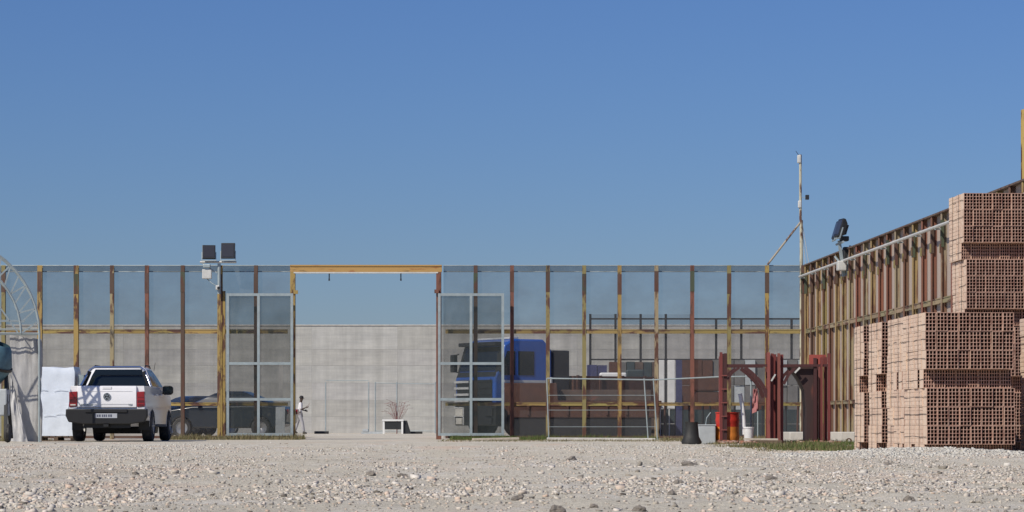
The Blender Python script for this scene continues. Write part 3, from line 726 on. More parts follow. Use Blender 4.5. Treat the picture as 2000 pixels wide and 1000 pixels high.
# tailgate and lamps
tg = MB().prism([(0, .80), (-.035, .82), (-.04, 1.28), (-.02, 1.325), (.03, 1.335), (.05, .8)], -.70, .70, 'x').build('tailgate', MT['white'], pk, smooth=True, bevel=.008)
MB().box(-.60, .60, -.046, -.038, .90, .905).box(-.60, .60, -.046, -.038, 1.20, 1.206).build('pressing_line', MT['white'], tg)
MB().box(-.11, .11, -.052, -.038, -.03, .03).build('tailgate_handle', MT['white'], tg, loc=(0, 0, 1.285), bevel=.01)
m = MB().lathe([(.078, -.0), (.090, -.0), (.090, .012), (.078, .012)], 28, axis='y', c=(0, -.056, 0), cap=False)
for a, b in (((-.045, .068), (-.018, .012)), ((-.018, .012), (0, .06)), ((0, .06), (.018, .012)), ((.018, .012), (.045, .068)),
             ((-.07, .035), (-.035, -.062)), ((-.035, -.062), (0, .0)), ((0, 0), (.035, -.062)), ((.035, -.062), (.07, .035))):
    m.bar((a[0], -.052, a[1]), (b[0], -.052, b[1]), .012)
m.build('round_emblem', MT['chrome'], tg, loc=(0, 0, 1.075))
MB().lathe([(.0005, 0), (.082, 0), (.082, .006), (.0005, .006)], 28, axis='y', c=(0, -.047, 1.075), cap=False).build('emblem_ground', MT['truckgrey'], tg)
def lettering(txt, size, par, loc, mat, ex=.004):
    c = bpy.data.curves.new('lettering', 'FONT'); c.body = txt; c.size = size; c.extrude = ex; c.align_x = 'LEFT'; c.materials.append(mat)
    o0 = bpy.data.objects.new('tmp', c); me = bpy.data.meshes.new_from_object(o0); bpy.data.objects.remove(o0); o = bpy.data.objects.new('lettering', me); COL.objects.link(o); o.parent = par; o.location = loc; o.rotation_euler = (math.pi / 2, 0, 0); return o
lettering('AMAROK', .075, tg, (-.64, -.043, .855), MT['galv'])
lettering('TDI', .065, tg, (.50, -.043, .86), MT['galv'])
for s in (-1, 1):
    x0, x1 = (.715, .90) if s > 0 else (-.90, -.715)
    l = MB().prism([(x0, .83), (x1, .85), (x1 - .01 * s, 1.2), (x0, 1.19)], -.055, .12, 'y').build('tail_lamp', MT['redlens'], pk, bevel=.012)
    MB().box(x0 + .02, x1 - .02, -.060, -.056, .93, .99).box(x0 + .02, x1 - .02, -.060, -.056, 1.05, 1.06).build('lens_band', MT['darkred'], l)
    MB().box(x0 + .03, x1 - .03, -.060, -.056, .865, .895).build('reversing_lens', MT['orange_lens' if s < 0 else 'darkred'], l)
    MB().box(x0, x1, -.03, .1, .775, .825).build('corner_panel', MT['white'], pk, bevel=.012)
# bumper and plate
b_ = MB().prism([(-.96, .78), (.96, .78), (.97, .62), (.90, .47), (.55, .42), (-.55, .42), (-.90, .47), (-.97, .62)], -.16, .06, 'y').build('rear_bumper', MT['black'], pk, bevel=.02)
MB().box(-.5, .5, -.19, -.155, .70, .775).build('bumper_step', MT['black'], b_, bevel=.008)
pl = MB().box(-.26, .26, -.172, -.163, .565, .675).build('number_plate', MT['plate'], pk)
m = MB(); xq = -.22
for wd in (.035, .04, .0, .03, .035, .03, .0, .035, .04):      # characters too small to read
    if wd: m.box(xq, xq + wd, -.1745, -.1725, .59, .65); m.box(xq + .01, xq + wd - .01, -.1755, -.1748, .605, .635)
    xq += wd + .014
m.build('plate_characters', MT['platemark'], pl)
MB().box(-.265, -.235, -.1745, -.1725, .567, .673).build('plate_band', MT['platemark'], pl)
# cab
RG = [(1.28, .835, 1.60, 4.05), (1.36, .825, 1.61, 3.85), (1.60, .735, 1.72, 3.35), (1.765, .655, 1.80, 2.98), (1.815, .61, 1.86, 2.86), (1.835, .54, 1.98, 2.72)]
def ring(z, hx, y0, y1, c=.09): return [(hx, y0 + c, z), (hx, y1 - c, z), (hx - c, y1, z), (-hx + c, y1, z), (-hx, y1 - c, z), (-hx, y0 + c, z), (-hx + c, y0, z), (hx - c, y0, z)]
def rg(z):
    for a, b in zip(RG, RG[1:]):
        if a[0] <= z <= b[0]: t = (z - a[0]) / (b[0] - a[0]); return [a[i] + (b[i] - a[i]) * t for i in range(4)]
cab = MB().loft([ring(*r) for r in RG]).build('cab', MT['white'], pk, smooth=True)
def quad(p): return MB().add(p + [], [tuple(range(len(p)))])
def rearpt(x, z): r = rg(z); return (x, r[2] - .006, z)
def sidept(s, y, z): r = rg(z); return (s * (r[1] + .006), y, z)
zs = (1.345, 1.60, 1.762)
def strip_panel(name, L, R, parent, mat, thick=.006):
    m = MB(); vs = L + R; n = len(L)
    m.add(vs, [(i, i + 1, n + i + 1, n + i) for i in range(n - 1)])
    o = m.build(name, mat, parent); return o
strip_panel('rear_window', [rearpt(-.735, 1.345), rearpt(-.645, 1.60), rearpt(-.565, 1.762)], [rearpt(.735, 1.345), rearpt(.645, 1.60), rearpt(.565, 1.762)], cab, MT['glass'])
for s in (-1, 1):
    strip_panel('side_window', [sidept(s, 1.78, 1.345), sidept(s, 1.88, 1.60), sidept(s, 1.98, 1.755)], [sidept(s, 2.62, 1.345), sidept(s, 2.56, 1.60), sidept(s, 2.50, 1.755)], cab, MT['glass'])
    strip_panel('side_window', [sidept(s, 2.70, 1.345), sidept(s, 2.64, 1.60), sidept(s, 2.58, 1.755)], [sidept(s, 3.66, 1.345), sidept(s, 3.18, 1.60), sidept(s, 2.85, 1.755)], cab, MT['glass'])
    MB().tube([(s * .62, 1.95, 1.81), (s * .62, 2.1, 1.86), (s * .62, 2.75, 1.86), (s * .62, 2.9, 1.81)], .017, 6).build('roof_rail', MT['black'], cab, smooth=True)
    mr = MB().loft([[(s * (1.0 + a * .13), 3.32 + dy, 1.27 + b * .115) for a, b in ((-1, -.7), (-.6, -1), (.6, -1), (1, -.6), (1, .6), (.6, 1), (-.6, 1), (-1, .7))] for dy in (0, .12)]).build('door_mirror', MT['black'], pk, bevel=.02)
    MB().box(-.1, .1, -.008, -.002, -.08, .08).build('mirror_glass', MT['glass'], mr, loc=(s * 1.0, 3.32, 1.28))
    MB().bar((s * .84, 3.36, 1.2), (s * .9, 3.36, 1.23), .06).build('mirror_arm', MT['black'], pk)
    for yy in (1.72, 2.68): MB().box(-.012, .012, 0, .17, -.018, .018).build('door_handle', MT['white'], pk, loc=(s * .925, yy + .05, 1.14), bevel=.004)
    for yy in (1.60, 2.66, 3.72):
        MB().box(-.0015, .0015, -.006, .006, .50, 1.27).build('door_gap', MT['black'], pk, loc=(s * .9315, yy, 0), rot=(0, -s * .035, 0)) if False else None
# chrome bar behind the cab
MB().tube([(-.86, 1.28, 1.32), (-.78, 1.40, 1.50), (-.66, 1.52, 1.74), (-.56, 1.55, 1.81), (.56, 1.55, 1.81), (.66, 1.52, 1.74), (.78, 1.40, 1.50), (.86, 1.28, 1.32)], .028, 10).build('roll_bar', MT['chrome'], pk, smooth=True)
for s in (-1, 1): MB().bar((s * .80, 1.40, 1.34), (s * .66, 1.50, 1.70), .05, .09).build('roll_bar_fin', MT['black'], pk)
MB().tube([(.70, 3.0, 1.75), (.74, 2.95, 1.95)], .006, 5).build('aerial', MT['black'], pk)
MB().box(-.80, .80, .06, 1.5, 1.334, 1.345).build('bed_cover', MT['black'], pk)
MB().box(-.35, .35, 1.86, 1.9, 1.76, 1.775).build('brake_lamp', MT['darkred'], cab) if False else None
for x in (-.42, .42):                                  # head rests inside
    pass

# ---------------------------------------------------------------- wrapped pallet beside the pickup
DPL = 64.6; sp = F / DPL
wp = thing('wrapped_pallet', 'tall pallet load in white shrink wrap left of the white pickup', 'wrapped pallet', (X(109, DPL), DPL, float(ground_z(X(109, DPL), DPL))))
for y in (0, .42, .84): MB().box(-.46, .46, y, y + .1, 0.0, .02).box(-.46, -.36, y, y + .1, .02, .10).box(-.05, .05, y, y + .1, .02, .10).box(.36, .46, y, y + .1, .02, .10).build('pallet_block_row', MT['wood'], wp)
for k in range(6): MB().box(-.46 + k * .157, -.46 + k * .157 + .13, 0, .95, .10, .125).build('pallet_board', MT['wood'], wp)
bm = bmesh.new(); bmesh.ops.create_cube(bm, size=1); bmesh.ops.subdivide_edges(bm, edges=bm.edges[:], cuts=14, use_grid_fill=True)
for v in bm.verts:
    z = v.co.z + .5; k = 1 + .025 * mnoise.noise(Vector((v.co.x * 3, v.co.y * 3, z * 5))) + .02 * mnoise.noise(Vector((v.co.x * 7, 3, z * 13)))
    e = (abs(v.co.x) * 2) ** 6 + (abs(v.co.y) * 2) ** 6
    if z > .93: k *= 1 - .06 * (z - .93) / .07
    if 0.4 < z < .44 or .62 < z < .65: k *= 1.015
    v.co = Vector((v.co.x * .93 * k, v.co.y * .95 * k + .475, .13 + z * 1.70 + (.035 * mnoise.noise(Vector((v.co.x * 2.5, v.co.y * 2.5, 9))) if z > .97 else 0)))
me = bpy.data.meshes.new('wrapped_load'); bm.to_mesh(me); bm.free(); me.materials.append(MT['wrap']); me.polygons.foreach_set('use_smooth', [True] * len(me.polygons)); me.set_sharp_from_angle(angle=math.radians(50))
o = bpy.data.objects.new('wrapped_load', me); COL.objects.link(o); o.parent = wp
for (a, b, z0, z1) in ((-.46, -.2, 1.25, 1.27), (-.05, .3, 1.24, 1.26), (-.3, .0, .62, .635), (0, .3, .66, .675)):
    MB().tube([(a, -.022, z0), ((a + b) / 2, -.03, z1 + .01), (b, -.022, z0)], .006, 5).build('wrap_fold', MT['wrap'], wp, smooth=True)
o = MB().box(0, .14, .1, .5, 0, 1.2).build('side_sheet', MT['galv'], wp, loc=(.475, 0, .45), rot=(0, .05, 0), label='grey corner sheet slipping out behind the wrap')

# ---------------------------------------------------------------- tunnel tent at the left edge
DT = 60.6
tt = thing('tunnel_tent', 'arched lattice frame tent with white plastic side sheet at the left edge', 'tent', (X(-115, DT), DT, 0), math.radians(10.5))
RO = 189 / (F / DT); zc = Z(650, DT); RI = RO - .42
def arcp(r, a, y): return (r * math.cos(a), y, zc + r * math.sin(a))
for y in (0, .7):
    n = 22
    for r, nm in ((RO, 'outer_chord'), (RI, 'inner_chord')):
        MB().tube([arcp(r, math.pi * k / n, y) for k in range(n + 1)], .03, 6).build(nm, MT['galv'], tt, smooth=True)
    for k in range(24 if y == 0 else 0):
        a0, a1 = math.pi * k / 24, math.pi * (k + 1) / 24
        MB().bar(arcp(RI, a0, y), arcp(RO, a1, y), .036).build('lattice_bar', MT['galv'], tt)
        if k % 2: MB().bar(arcp(RO, a1, y), arcp(RI, a1, y), .036).build('lattice_bar', MT['galv'], tt)
    MB().tube([(-RO, y, zc), (RO, y, zc)], .02, 6).build('tie_bar', MT['galv'], tt)
    MB().tube([(-RO, y, zc + .1), (RO, y, zc + .1)], .012, 6).build('tie_bar', MT['galv'], tt)
    for x in (RO, -RO): MB().tube([(x, y, 0), (x, y, zc)], .028, 6).build('upright', MT['galv'], tt)
    for (a, b) in (((1.75, 0.02), (1.1, .95)), ((1.1, .95), (.6, .02)), ((.6, .02), (0, 1.3)), ((1.9, .3), (1.2, .3))):
        MB().bar((a[0], y, zc + a[1]), (b[0], y, zc + b[1]), .022).build('lattice_bar', MT['galv'], tt)
for z in (zc, zc + 1.0):
    rr = math.sqrt(max(0, RO ** 2 - (z - zc) ** 2)); MB().tube([(rr, 0, z), (rr, .7, z)], .02, 6).build('purlin', MT['galv'], tt)
# plastic sheeting on the front end and the side, with folds
def sheet(name, P, nu, nv, amp, parent, mat, n=Vector((0, 1, 0))):
    vs = []
    for j in range(nv + 1):
        for i in range(nu + 1):
            u, v = i / nu, j / nv
            p = (Vector(P[0]) * (1 - u) + Vector(P[1]) * u) * (1 - v) + (Vector(P[3]) * (1 - u) + Vector(P[2]) * u) * v
            p += n * amp * (mnoise.noise(Vector((u * 4, v * 3.2, 3.3))) + .4 * mnoise.noise(Vector((u * 14, v * 5, 1)))); vs.append(p)
    m = MB().add(vs, [(j * (nu + 1) + i, j * (nu + 1) + i + 1, (j + 1) * (nu + 1) + i + 1, (j + 1) * (nu + 1) + i) for j in range(nv) for i in range(nu)])
    return m.build(name, mat, parent, smooth=True)
xl = X(14, DT) - tt.location.x; xm_ = X(26, DT) - tt.location.x
sheet('front_sheet', [(xm_ + .05, .95, .02), (RO + .03, .95, .0), (RO - .02, .95, zc - .10), (xl + .02, .95, zc + .0)], 22, 30, .03, tt, MT['tarp'])
sheet('side_sheet', [(RO + .04, .72, 0), (RO + .04, 1.0, 0), (RO + .03, 1.0, zc - .1), (RO + .0, .72, zc - .1)], 26, 20, .10, tt, MT['tarp'], Vector((1, 0, 0)))
sheet('loose_sheet', [(X(14, DT) - tt.location.x, .6, .02), (xm_ + .3, .6, .0), (xm_ + .05, .8, 1.1), (xl + .05, .85, 1.6)], 12, 16, .07, tt, MT['tarp'])

# cement mixer cut by the left edge
DX = 58.5
cm = thing('cement_mixer', 'blue grey cement mixer on a wheeled frame cut by the left edge', 'cement mixer', (X(-14, DX), DX, float(ground_z(X(-14, DX), DX))), 0)
MB().lathe([(.05, -.42), (.28, -.40), (.40, -.12), (.42, .08), (.30, .42), (.24, .5)], 24, cap=False).build('drum', MT['mixerblue'], cm, smooth=True, loc=(0, 0, 1.75), rot=(.15, .35, 0))
MB().lathe([(.43, -.03), (.45, -.03), (.45, .03), (.43, .03)], 24, cap=False).build('gear_ring', MT['black'], cm, loc=(0, 0, 1.75), rot=(.15, .35, 0))
for s in (-1, 1):
    MB().bar((s * .35, .35, .1), (s * .30, 0, 1.5), .07).bar((s * .35, -.35, .1), (s * .30, 0, 1.5), .07).bar((s * .35, -.35, .2), (s * .35, .35, .2), .06).build('frame', MT['truckgrey'], cm)
    wo_ = MB().lathe([(.10, -.05), (.19, -.05), (.21, 0), (.19, .05), (.10, .05)], 20, axis='x').build('wheel', MT['rubber'], cm, smooth=True, loc=(s * .40, -.35, .21))
MB().bar((-.35, 0, .9), (.35, 0, .9), .06).bar((-.3, 0, 1.5), (.3, 0, 1.45), .06).build('crossbar', MT['truckgrey'], cm)
MB().box(-.25, .35, -.2, .2, .6, 1.2).build('motor_housing', MT['greybox'], cm, bevel=.03)

# ---------------------------------------------------------------- floodlights on the column before the left fence
def floodlight(parent, loc, rot, w=.36, h=.40):
    m = MB().loft([[(-w / 2, 0, -h / 2), (w / 2, 0, -h / 2), (w / 2, 0, h / 2), (-w / 2, 0, h / 2)], [(-w / 2, .07, -h / 2), (w / 2, .07, -h / 2), (w / 2, .07, h / 2), (-w / 2, .07, h / 2)],
                   [(-w * .33, .17, -h * .36), (w * .33, .17, -h * .36), (w * .33, .17, h * .3), (-w * .33, .17, h * .3)]])
    o = m.build('lamp_housing', MT['lampblack'], parent, bevel=.01, loc=loc, rot=rot)
    MB().box(-w * .42, w * .42, -.006, -.001, -h * .4, h * .4).build('lamp_glass', MT['lampglass'], o)
    k = MB()
    for i in range(5): k.box(-w * .3 + i * w * .15, -w * .3 + i * w * .15 + .01, .172, .21, -h * .3, h * .25)
    k.build('cooling_fins', MT['lampblack'], o)
    MB().bar((-w / 2 - .012, .05, 0), (-w / 2 - .012, .05, -h / 2 - .04), .02, .03).bar((w / 2 + .012, .05, 0), (w / 2 + .012, .05, -h / 2 - .04), .02, .03).bar((-w / 2 - .02, .05, -h / 2 - .05), (w / 2 + .02, .05, -h / 2 - .05), .03, .02).build('lamp_bracket', MT['galv'], o)
    return o
DFL = D - .4
fp = thing('floodlight_post', 'post with two black floodlights rising above the left fence', 'floodlight post', (X(428, DFL), DFL, 0))
MB().prism([(-.045, -.045), (.045, -.045), (.045, .045), (-.045, .045)], 0, 4.0, 'z').build('post', MT['paint'], fp, color=YEL)
zt = Z(512, DFL)
MB().tube([(.0, .0, 3.7), (.0, .0, zt - .04)], .045, 8).build('pole', MT['galv'], fp, smooth=True)
MB().tube([(X(391, DFL) - fp.location.x, -.02, zt), (X(462, DFL) - fp.location.x, -.02, zt)], .03, 8).build('crossbar', MT['galvwhite'], fp, smooth=True)
MB().bar((X(395, DFL) - fp.location.x, -.02, zt - .03), (X(424, DFL) - fp.location.x, -.02, zt - .3), .03).build('brace', MT['galv'], fp)
floodlight(fp, (X(409, DFL) - fp.location.x, -.12, Z(492, DFL)), (-.35, 0, .12 + math.pi * 0))
floodlight(fp, (X(446, DFL) - fp.location.x, -.12, Z(490, DFL)), (-.12, 0, -.05), w=.38, h=.43)
MB().box(-.16, .10, -.12, .0, -.14, .12).build('junction_box', MT['galvwhite'], fp, loc=(X(407, DFL) - fp.location.x, 0, Z(535, DFL)), bevel=.02)
MB().box(-.1, .1, -.13, .0, -.05, .05).build('sensor', MT['galv'], fp, loc=(X(405, DFL) - fp.location.x, -.04, Z(520, DFL)), bevel=.02)
MB().tube([(X(405, DFL) - fp.location.x, -.02, Z(545, DFL)), (X(414, DFL) - fp.location.x, -.08, Z(553, DFL)), (-.03, -.07, Z(560, DFL))], .012, 6).build('cable', MT['galv'], fp, smooth=True)
MB().box(-.05, .05, -.09, .05, -.06, .06).build('connector', MT['galvwhite'], fp, loc=(-.03, -.05, Z(562, DFL)), bevel=.015)
MB().lathe([(.001, 0), (.04, 0), (.04, .03), (.001, .03)], 12, axis='y', c=(0, -.15, Z(563, DFL))).build('socket', MT['black'], fp)

# floodlights on the side fence
DS = 65.5
sf = thing('floodlight_bracket', 'pair of black floodlights seen edge on, bracketed to the top of the side fence', 'floodlight', (X(1656, DS), DS, 0), side_ang)
# local: x towards the camera, y outwards through the fence
for k, dx in enumerate((-.25, .25)):
    floodlight(sf, (dx, -.28 + .0, Z(447, DS) + .02 * k), (-.30, 0, math.radians(0 + 8 * k)), w=.40, h=.45)
MB().tube([(-.5, -.2, Z(475, DS)), (.5, -.2, Z(475, DS))], .03, 8).build('crossbar', MT['galv'], sf)
MB().bar((0, -.1, Z(540, DS)), (0, -.22, Z(470, DS)), .09, .07).build('arm', MT['galv'], sf)
MB().bar((0.1, -.05, Z(538, DS)), (0.1, .04, Z(480, DS)), .05).bar((-.15, -.3, Z(500, DS)), (.15, .0, Z(535, DS)), .04).build('brace', MT['galv'], sf)
MB().box(-.12, .12, -.30, -.08, -.12, .12).build('junction_box', MT['galvwhite'], sf, loc=(0.15, 0, Z(520, DS)), bevel=.02)
MB().box(-.14, .14, -.18, .02, -.07, .05).build('small_lamp', MT['lampblack'], sf, loc=(0.05, -.02, Z(466, DS)), bevel=.02)
MB().box(-.1, .1, -.12, .02, -.2, .16).build('ballast_box', MT['truckgrey'], sf, loc=(0.0, .0, Z(495, DS)), bevel=.02)

# ---------------------------------------------------------------- mast at the fence corner
ms_ = thing('mast', 'thin pole mast with a slanting brace standing at the far fence corner', 'mast', (X(1565, D), D, 0))
MB().tube([(0, 0, 0), (0, 0, Z(430, D))], .045, 8).tube([(-.02, 0, Z(430, D)), (-.025, 0, Z(302, D))], .036, 8).build('pole', MT['paint'], ms_, smooth=True, color=(.42, .40, .30))
MB().box(-.05, .05, -.06, .05, -.22, 0).build('antenna_unit', MT['galvwhite'], ms_, loc=(-.06, 0, Z(303, D)), bevel=.02)
MB().tube([(-.07, 0, Z(303, D)), (-.15, 0, Z(295, D))], .008, 5).build('aerial', MT['black'], ms_)
MB().box(-.05, .05, -.05, .05, -.07, .06).build('box', MT['lampblack'], ms_, loc=(X(1576.5, D) - X(1565, D), 0, Z(385, D)), bevel=.01)
MB().bar((0, 0, Z(386, D)), (.12, 0, Z(386, D)), .012).build('box_arm', MT['galv'], ms_)
MB().box(-.05, .04, -.06, .05, -.2, .0).build('clamp_box', MT['galvwhite'], ms_, loc=(-.04, 0, Z(392, D)), bevel=.02)
MB().tube([(0, 0, Z(432, D)), (X(1499, D) - X(1565, D), .0, Z(517, D))], .028, 8).build('brace', MT['paint'], ms_, smooth=True, color=(.30, .26, .2))
for q in ((1581, 520, 1.6), (1574, 522, -1.0)): MB().tube([(0, 0, Z(425, D)), (X(q[0], D) - X(1565, D), 0.02, Z(q[1], D))], .007, 4).build('guy_wire', MT['galvwhite'], ms_)
# yellow post cut by the right edge
dd = 47.2
o = ibeam(.13, .13, Z(214, dd)).build('tall_post', MT['paint'], None, loc=(X(1999, dd) + .03, dd, 0), color=(.46, .33, .10)); tag(o, 'tall yellow post rising above the side fence at the right edge', 'post')

# ---------------------------------------------------------------- blue lorry behind the fence
DL = 83.5
ang = math.radians(122)                                 # local +y (forward) turned towards the camera and left
lt = thing('lorry', 'blue cab lorry with low rusty body parked behind the right hand gate leaf', 'lorry', (.49, DL - .4, 0), ang)
# local: y forward, x right of the driver
cabp = [(-.15, 1.05), (-.15, 2.75), (.15, 3.08), (1.3, 3.08), (1.6, 2.9), (1.86, 2.05), (1.95, 1.85), (1.95, 1.05)]
c = MB().prism(cabp, -1.2, 1.2, 'x').build('cab', MT['truckblue'], lt, bevel=.06, smooth=True)
MB().prism([(-1.17, 1.87), (1.17, 1.87), (1.17, 2.02), (-1.17, 2.02)], 1.885, 1.905, 'y').build('lower_screen_panel', MT['truckgrey'], c) if False else None
MB().add([(-1.17, 1.93, 1.90), (1.17, 1.93, 1.90), (1.15, 1.863, 2.06), (-1.15, 1.863, 2.06), ], [(0, 1, 2, 3)]).build('screen_surround', MT['truckgrey'], c)
for s in (-1, 1): MB().add([(s * 1.19, 1.868, 2.06), (s * 1.07, 1.868, 2.06), (s * .98, 1.612, 2.9), (s * 1.17, 1.612, 2.9)], [(0, 1, 2, 3)]).build('screen_surround', MT['truckgrey'], c)
MB().add([(-1.08, 1.885, 2.1), (1.08, 1.885, 2.1), (1.0, 1.632, 2.84), (-1.0, 1.632, 2.84)], [(0, 1, 2, 3)]).build('windscreen', MT['glass'], c)
MB().box(-1.1, 1.1, 1.55, 1.9, 2.87, 2.99).build('sun_visor', MT['truckgrey'], c, bevel=.02)
MB().box(-1.0, 1.0, 1.0, 1.3, 3.083, 3.14).box(-.1, .1, .4, .6, 3.083, 3.2).build('roof_marker', MT['truckwhite'], c, bevel=.01)
for s in (-1, 1):
    MB().prism([(.52, 1.95), (.52, 2.7), (1.10, 2.7), (1.10, 1.95)], s * 1.2, s * 1.215, 'x').build('side_window', MT['glass'], c); MB().prism([(1.22, 1.95), (1.22, 2.7), (1.50, 2.7), (1.74, 2.1), (1.72, 1.95)], s * 1.2, s * 1.215, 'x').build('quarter_window', MT['glass'], c)
    MB().box(-.01, .01, .1, 1.7, 1.72, 1.80).box(-.01, .01, .1, 1.7, 1.5, 1.56).build('door_trim', MT['truckwhite' if s < 0 else 'truckblue'], c, loc=(s * 1.212, 0, 0))
    mr = MB().box(-.12, .12, -.05, .1, -.28, .28).build('door_mirror', MT['truckgrey'], lt, bevel=.03, loc=(s * 1.42, 1.85, 2.35))
    MB().bar((0, 0, .25), (-s * .2, -.05, .3), .03).bar((0, 0, -.25), (-s * .2, -.05, -.3), .03).build('mirror_arm', MT['truckgrey'], mr)
    hl = MB().box(-.22, .22, 0, .05, -.12, .12).build('headlamp', MT['orange_lens' if s > 0 else 'truckgrey'], lt, loc=(s * .9, 1.96, .80), bevel=.01)
    MB().box(-.18, .18, 0, .05, -.1, .1).build('headlamp', MT['orange_lens' if s > 0 else 'truckgrey'], lt, loc=(s * .9, 1.96, .52), bevel=.01)
MB().box(-1.05, 1.05, 1.955, 1.975, 1.05, 1.80).build('grille', MT['truckgrey'], lt)
for k in range(4): MB().box(.30, 1.18, 1.98, 2.01, 1.12 + k * .2, 1.19 + k * .2).build('grille_bar', MT['truckwhite'], lt)
for k in range(4): MB().box(-1.0, .25, 1.98, 2.0, 1.14 + k * .2, 1.16 + k * .2).build('grille_bar', MT['truckgrey'], lt)
MB().box(-1.0, 1.0, 1.976, 1.99, 1.806, 1.86).build('name_strip', MT['truckblue'], lt)
MB().prism([(-1.22, .38), (1.22, .38), (1.24, 1.0), (-1.24, 1.0)], 1.5, 1.96, 'y').build('bumper', MT['truckgrey'], lt, bevel=.04)
MB().box(.62, 1.2, 1.97, 2.0, .66, .70).box(.62, 1.2, 1.97, 2.0, .93, .96).box(.62, .66, 1.97, 2.0, .4, .96).box(.89, .93, 1.97, 2.0, .66, .96).build('lamp_frame', MT['truckwhite'], lt)
MB().box(-1.15, 1.15, -.85, -.2, .9, 2.75).build('air_filter_stack', MT['truckgrey'], lt, bevel=.04)
MB().box(-.45, -.35, -4.3, 1.6, .75, 1.0).box(.35, .45, -4.3, 1.6, .75, 1.0).build('chassis', MT['truckgrey'], lt)
MB().box(-1.22, 1.22, -4.4, -.95, 1.02, 1.22).box(-1.22, -1.17, -4.4, -.95, 1.22, 1.95).box(1.17, 1.22, -4.4, -.95, 1.22, 1.95).box(-1.17, 1.17, -1.0, -.95, 1.22, 1.95).box(-1.17, 1.17, -4.4, -4.35, 1.22, 1.95).build('body', MT['rustred'], lt)
for s in (-1, 1):
    for k in range(4): MB().box(-.03, .03, -.04, .04, 1.02, 1.97).build('body_rib', MT['rustred'], lt, loc=(s * 1.245, -1.1 - k * .86, 0))
    for y in (1.0, -3.7):
        w_ = MB().lathe([(.28, -.15), (.46, -.15), (.52, -.1), (.52, .1), (.46, .15), (.28, .15)], 24, axis='x', cap=False).build('wheel', MT['rubber'], lt, smooth=True, loc=(s * 1.05, y, .52))
        MB().lathe([(.001, -.05), (.2, -.06), (.29, .0), (.29, .1)], 20, axis='x', cap=False).build('rim', MT['truckgrey'], w_, smooth=True)
    MB().box(-.3, .3, -2.8, -1.2, .4, .98).build('fuel_tank' if s < 0 else 'tool_box', MT['truckgrey'], lt, loc=(s * .9, 0, 0), bevel=.05)
    MB().box(-.08, .08, .2, .5, .35, .4).box(-.08, .08, .2, .5, .7, .75).build('cab_step', MT['truckwhite'], lt, loc=(s * 1.15, 0, 0))
    MB().prism([(-.15, .55), (-.15, 1.04), (1.95, 1.04), (1.95, .55), (1.6, .55), (1.45, .95), (1.0, 1.03), (.55, .95), (.4, .55)], s * 1.05, s * 1.2, 'x').build('wing', MT['truckgrey'], lt)
MB().bar((-1.24, -.1, 1.1), (-1.24, -.1, 1.9), .05).build('grab_rail', MT['truckwhite'], lt)

sk = thing('rusty_skip', 'long low rusty red skip standing before the lorry, behind the right hand fence', 'skip', (X(985, 77.5), 77.5, 0))
L_ = X(1292, 77.5) - X(985, 77.5)
MB().prism([(0.25, .62), (L_ - .1, .62), (L_, 1.0), (L_, 1.12), (1.6, 1.12), (1.55, Z(748, 77.5)), (0, Z(748, 77.5)), (0, .9)], 0, 1.7, 'y').build('body', MT['rustred'], sk, bevel=.02)
for k in range(8): MB().box(.1 + k * L_ / 8, .16 + k * L_ / 8, -.05, -.003, .7, 1.10).build('rib', MT['rustred'], sk)
MB().box(0, L_, -.06, -.004, 1.02, 1.11).build('rim', MT['rustred'], sk)
MB().box(.3, L_ - .3, .05, 1.6, 0, .61).build('underframe', MT['truckgrey'], sk)
o = MB().box(1.7, L_ - .3, .3, 1.5, 1.13, 1.45).build('load', MT['brownstuff'], sk)

# ---------------------------------------------------------------- dark car behind the left fence
DC = 83.0; sc_ = F / DC
ct = thing('parked_car', 'dark blue saloon car parked side on behind the left fence and gate leaf', 'car', (X(446, DC), DC, 0), math.radians(90 - 8))
